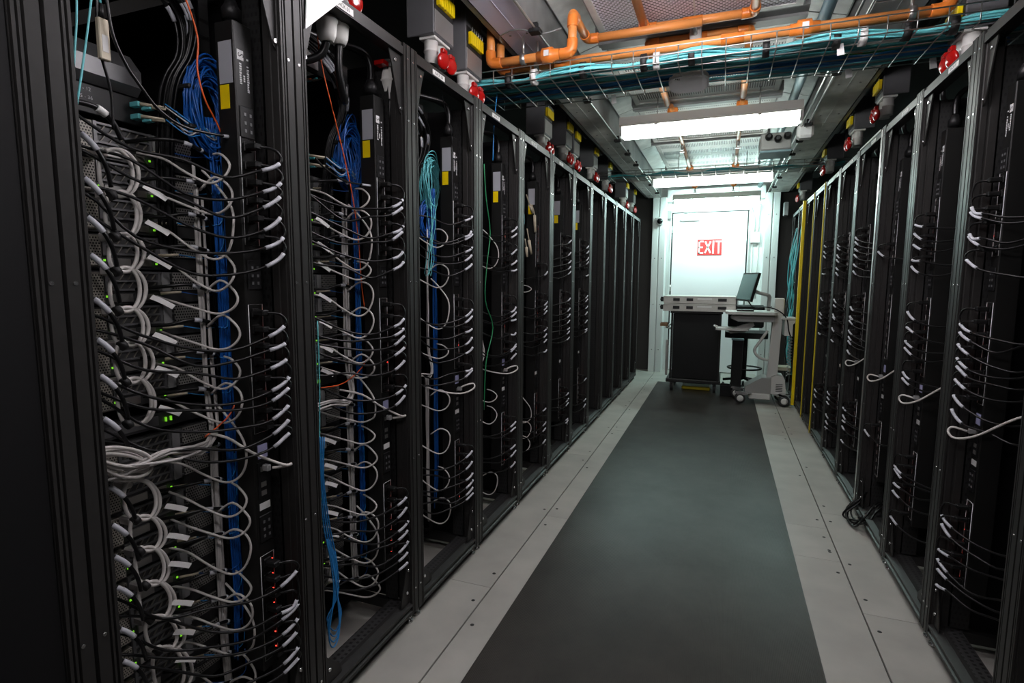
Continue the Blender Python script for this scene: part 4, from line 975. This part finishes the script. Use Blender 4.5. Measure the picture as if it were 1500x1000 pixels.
# shiny bracket at the top of the second rack
q_ = pxp([(448, 42), (450, -25), (540, -25), (492, 8)], -1.122)
tag(put('bright_bracket', MB().add([*q_, *[p-Vector((.003, 0, 0)) for p in q_]], [(0, 1, 2, 3), (7, 6, 5, 4), (0, 4, 5, 1), (1, 5, 6, 2), (2, 6, 7, 3), (3, 7, 4, 0)]), 'ap_white'), 'white corner bracket at upper left of the second left rack', 'bracket')
for i in range(10):
    y0 = LY[1]; L = lambda v, u, z: LP(-1, y0, v, u, z)
    cable('roof_lead', [L(.32+.03*i, .05, 2.19+J(.01)), L(.3+.03*i, .25, 2.15+J(.01)), L(.31+.03*i, .45, 2.16+J(.02)), L(.33+.03*i, .56, 2.19)], .004, ('teal_dark', 'beige_boot', 'teal_dark', 'orange_cable', 'green_cable')[i % 5], 'coloured lead lying under the roof of the second left rack', 'cable', 'roof leads of the second left rack', 5)

# ------------------------------------------------------------------ things at the far end
ct = thing('equipment_cart', 'black steel cabinet on casters carrying two silver servers', 'cart', (-.30, 7.55, .006))
put('body', MB().box(-.575, -.02, 7.27, 7.88, .17, 1.00, .004), 'cabinet', ct)
for x in (-.60, -.022):
    for y in (7.25, 7.868): put('corner_post', MB().box(x, x+.024, y, y+.024, .13, 1.02, .002), 'rack', ct)
put('base_tray', MB().box(-.64, .02, 7.22, 7.92, .12, .165, .006), 'rack', ct)
put('top', MB().box(-.61, .015, 7.235, 7.905, 1.003, 1.03, .004), 'rack', ct)
put('handle', MB().tube([(-.60, 7.30, .80), (-.66, 7.30, .82), (-.66, 7.80, .82), (-.60, 7.80, .80)], .012, 8, 1), 'alu', ct)
put('side_bar', MB().box(-.655, -.625, 7.262, 7.282, .2, .66, .002), 'alu', ct)
for x in (-.57, -.05):
    for y in (7.29, 7.85):
        c_ = put('caster', MB().box(x-.022, x+.022, y-.02, y+.02, .095, .12, .003).box(x-.024, x-.018, y-.02, y+.02, .05, .1).box(x+.018, x+.024, y-.02, y+.02, .05, .1), 'galv_dark', ct)
        put('wheel', MB().cyl((x-.016, y, .056), (x+.016, y, .056), .05, n=18), 'wheel', c_)
for i in range(2):
    z = 1.031+i*.098
    t = thing('rack_server', '%s of two silver rack servers lying on the black cart' % ('lower', 'upper')[i], 'server', (-.27, 7.5, z), 'servers on the cart')
    put('chassis', MB().box(-.70, .155, 7.21, 7.80, z, z+.092, .003), 'silver', t)
    put('lid_edge', MB().box(-.70, .155, 7.207, 7.2095, z+.078, z+.084), 'ws_grey', t)
    put('end_cap', MB().box(.1555, .168, 7.21, 7.80, z, z+.092), 'black_plastic', t)
    for x0, x1 in ((-.58, -.50), (-.42, -.34), (-.05, .05)): put('dark_panel', MB().box(x0, x1, 7.205, 7.2095, z+.03, z+.066, .001), 'black_plastic', t)
    put('side_label', MB().box(-.29, -.12, 7.206, 7.2095, z+.05, z+.07), 'paper', t)
    put('ear', MB().box(-.735, -.7005, 7.215, 7.235, z+.02, z+.08, .004).cyl((-.725, 7.213, z+.05), (-.725, 7.20, z+.05), .014, n=10), 'black_plastic', t)
tag(put('wood_block', MB().box(-.74, -.645, 7.3, 7.42, .83, .865, .003).box(-.735, -.65, 7.31, 7.41, .8655, .875), 'wood', None, (-.69, 7.36, .83)), 'small brown wooden block at left side of the black cart', 'block')
tag(put('yellow_pad', MB().box(-.45, -.10, 7.4, 7.7, .006, .05, .01), 'yellow_edge', None, (-.27, 7.55, .006)), 'yellow pad lying under the black cart', 'pad')
# workstation on wheels
ws = thing('mobile_workstation', 'pale grey workstation trolley with monitor, keyboard shelf and wheels', 'trolley', (.52, 6.95, .006))
put('base_hull', MB().prism([(.29, .13), (.29, .20), (.46, .31), (.56, .31), (.56, .13)], 1, 6.82, 7.08), 'ws_grey', ws)
put('base_skirt', MB().box(.33, .56, 6.80, 7.10, .06, .128, .01), 'ws_white', ws)
bc = put('battery_case', MB().prism([(.562, .13), (.562, .32), (.60, .345), (.68, .34), (.70, .30), (.72, .13)], 1, 6.83, 7.08), 'ws_white', ws)
for i in range(5): put('vent_slot', MB().box(.61, .68, 6.827, 6.8295, .16+i*.02, .168+i*.02), 'ink', bc)
for i, (x, y) in enumerate(((.24, 6.80), (.20, 7.10), (.70, 6.80), (.68, 7.10))):
    c_ = put('caster', MB().prism([(x-.06, .125), (x-.05, .15), (x+.06, .14), (x+.12 if x < .5 else x-.12, .128), (x+.03, .105)], 1, y-.035, y+.035), 'chrome', ws)
    put('wheel', MB().lathe((x, y-.04, .066), (0, 1, 0), [(0, .045), (.006, .058), (.03, .06), (.05, .06), (.074, .058), (.08, .045)], 20), 'wheel', c_)
    put('hub', MB().lathe((x, y-.041, .066), (0, -1, 0), [(0, .036), (.006, .032), (.008, .012)], 16), 'socket_white', c_)
put('column', MB().prism([(.515, .31), (.625, .31), (.645, 1.02), (.55, 1.02)], 1, 6.90, 7.02), 'ws_white', ws)
put('column_head', MB().box(.555, .66, 6.91, 7.01, 1.02, 1.22, .01), 'ws_white', ws)
put('worktop', MB().prism(rrect(.31, 6.97, .27, .26, .05), 2, 1.035, 1.065), 'ws_white', ws)
put('under_tray', MB().prism([(.10, .985), (.13, 1.033), (.56, 1.033), (.56, .95), (.18, .95)], 1, 6.80, 7.14), 'ws_grey', ws)
kt = put('keyboard_shelf', MB().prism(rrect(.12, 6.93, .18, .14, .04), 2, .845, .868), 'ws_white', ws)
put('keyboard_shelf_arm', MB().prism([(.10, .80), (.08, .843), (.34, .945), (.36, .90), (.26, .82)], 1, 6.90, 6.98), 'ws_grey', ws)
put('shelf_handle', MB().tube([(-.04, 6.85, .872), (-.075, 6.86, .885), (-.075, 7.0, .885), (-.04, 7.01, .872)], .008, 6, 3), 'ws_white', ws)
put('keyboard', MB().box(.16, .34, 6.82, 6.98, 1.0655, 1.085, .003), 'black_plastic', ws)
put('side_bin', MB().prism([(.665, .985), (.775, .985), (.77, .95), (.75, .93), (.75, .80), (.67, .80)], 1, 6.85, 7.07), 'ws_white', ws)
put('side_shelf', MB().prism(rrect(.705, 6.96, .075, .13, .03), 2, .986, 1.004), 'ws_white', ws)
put('hose', MB().tube([(.50, 6.88, .85), (.42, 6.87, .72), (.37, 6.87, .62), (.42, 6.87, .54), (.52, 6.88, .51)], .016, 8), 'ws_white', ws)
# monitor, seen nearly edge-on, screen facing left
mc = Vector((.255, 6.93, 1.345)); nrm = Vector((-.93, -.28, .24)).normalized(); ax = Vector((.29, -.957, 0)).normalized(); ay = nrm.cross(ax).normalized()
if ay.z < 0: ay = -ay
def slab(c, hw, hh, d0, d1):
    q = [c+ax*a+ay*b+nrm*d for d in (d0, d1) for a, b in ((-hw, -hh), (hw, -hh), (hw, hh), (-hw, hh))]
    return MB().add(q, [(3, 2, 1, 0), (4, 5, 6, 7), (0, 1, 5, 4), (1, 2, 6, 5), (2, 3, 7, 6), (3, 0, 4, 7)])
mo = put('monitor', slab(mc, .24, .165, -.03, 0), 'black_plastic', ws)
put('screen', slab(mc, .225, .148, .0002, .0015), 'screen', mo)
put('monitor_arm', MB().tube([mc-nrm*.03, mc+Vector((.06, 0, -.03)), mc+Vector((.14, .0, -.07)), mc+Vector((.24, 0, -.10)), (.50, 6.95, 1.17), (.50, 6.95, 1.07)], .02, 8, 3), 'ws_grey', ws)
put('cable', MB().tube([(.28, 6.92, 1.18), (.34, 6.88, 1.11), (.45, 6.86, 1.12), (.58, 6.86, 1.09), (.68, 6.85, 1.0), (.71, 6.84, .86), (.73, 6.84, .80)], .007, 6), 'cord', ws)
pts = [(.735+.02*math.cos(t*.9), 6.86+.022*math.sin(t*.9), .80-.0048*t) for t in range(0, 96)]
put('coiled_cord', MB().tube(pts, .0045, 5, 2), 'socket_grey', ws)
tag(put('pale_tray', MB().prism(rrect(.715, 7.25, .075, .10, .02), 2, .36, .40), 'beige_boot', None, (.8, 7.02, .36)), 'pale flat tray sticking out of the right racks behind the trolley', 'tray')
# chair and stand between them
ch = thing('office_chair', 'black chair half hidden between the cart and the trolley', 'chair', (.30, 7.62, .006))
put('seat', MB().prism(rrect(.30, 7.62, .25, .24, .08), 2, .70, .77), 'black_plastic', ch)
put('backrest', MB().box(.08, .52, 7.84, 7.89, .80, 1.10, .02), 'black_plastic', ch)
put('post', MB().cyl((.30, 7.62, .16), (.30, 7.62, .70), .028), 'rack', ch)
for i in range(5):
    a = i*1.2566+.3; e = Vector((.30+.26*math.cos(a), 7.62+.26*math.sin(a), .09))
    l_ = put('base_leg', MB().tube([(.30, 7.62, .17), e+Vector((0, 0, .03))], .018, 6, 1), 'black_plastic', ch)
    put('wheel', MB().cyl(e+Vector((-.015, 0, -.045)), e+Vector((.015, 0, -.045)), .038, n=12), 'wheel', l_)
put('foot_ring', MB().tube([(.30+.2*math.cos(t), 7.62+.2*math.sin(t), .30) for t in [2*math.pi*q/10 for q in range(10)]], .012, 6, 3, True), 'black_plastic', ch)
st = thing('pedestal_stand', 'dark square pedestal standing beside the black cart', 'stand', (.20, 7.16, .006))
put('post', MB().box(.135, .255, 7.12, 7.20, .14, .70, .004), 'cabinet', st)
put('base', MB().box(.02, .28, 7.125, 7.26, .006, .14, .006).box(.025, .13, 7.14, 7.16, .14, .16), 'cabinet', st)
put('top_plate', MB().box(.125, .265, 7.11, 7.21, .70, .72, .004), 'teal_conduit', st)
# teal cable clutter in the last right racks
for i in range(14):
    x = .80+.02*random.random(); y = 7.55+J(.3)
    pts = [(x+.02, y, 2.0+J(.1))]+[(x+J(.03)-.02, y+J(.07), z) for z in (1.7, 1.4, 1.15, .95, .75, .55)]+[(x, y+J(.1), .3)]
    cable('hanging_cable', pts, .006, ('teal_dark', 'cord', 'teal_cable')[i % 3], '%s cable hanging in front of the last right racks behind the trolley' % ('dark teal', 'black', 'bright teal')[i % 3], 'cable', 'cables hanging behind the trolley, '+('dark teal', 'black', 'bright teal')[i % 3])
tag(put('wall_box', MB().box(.74, .80, 8.6, 8.7, 2.32, 2.5, .006), 'socket_grey'), 'small grey box beside the right door column', 'box')
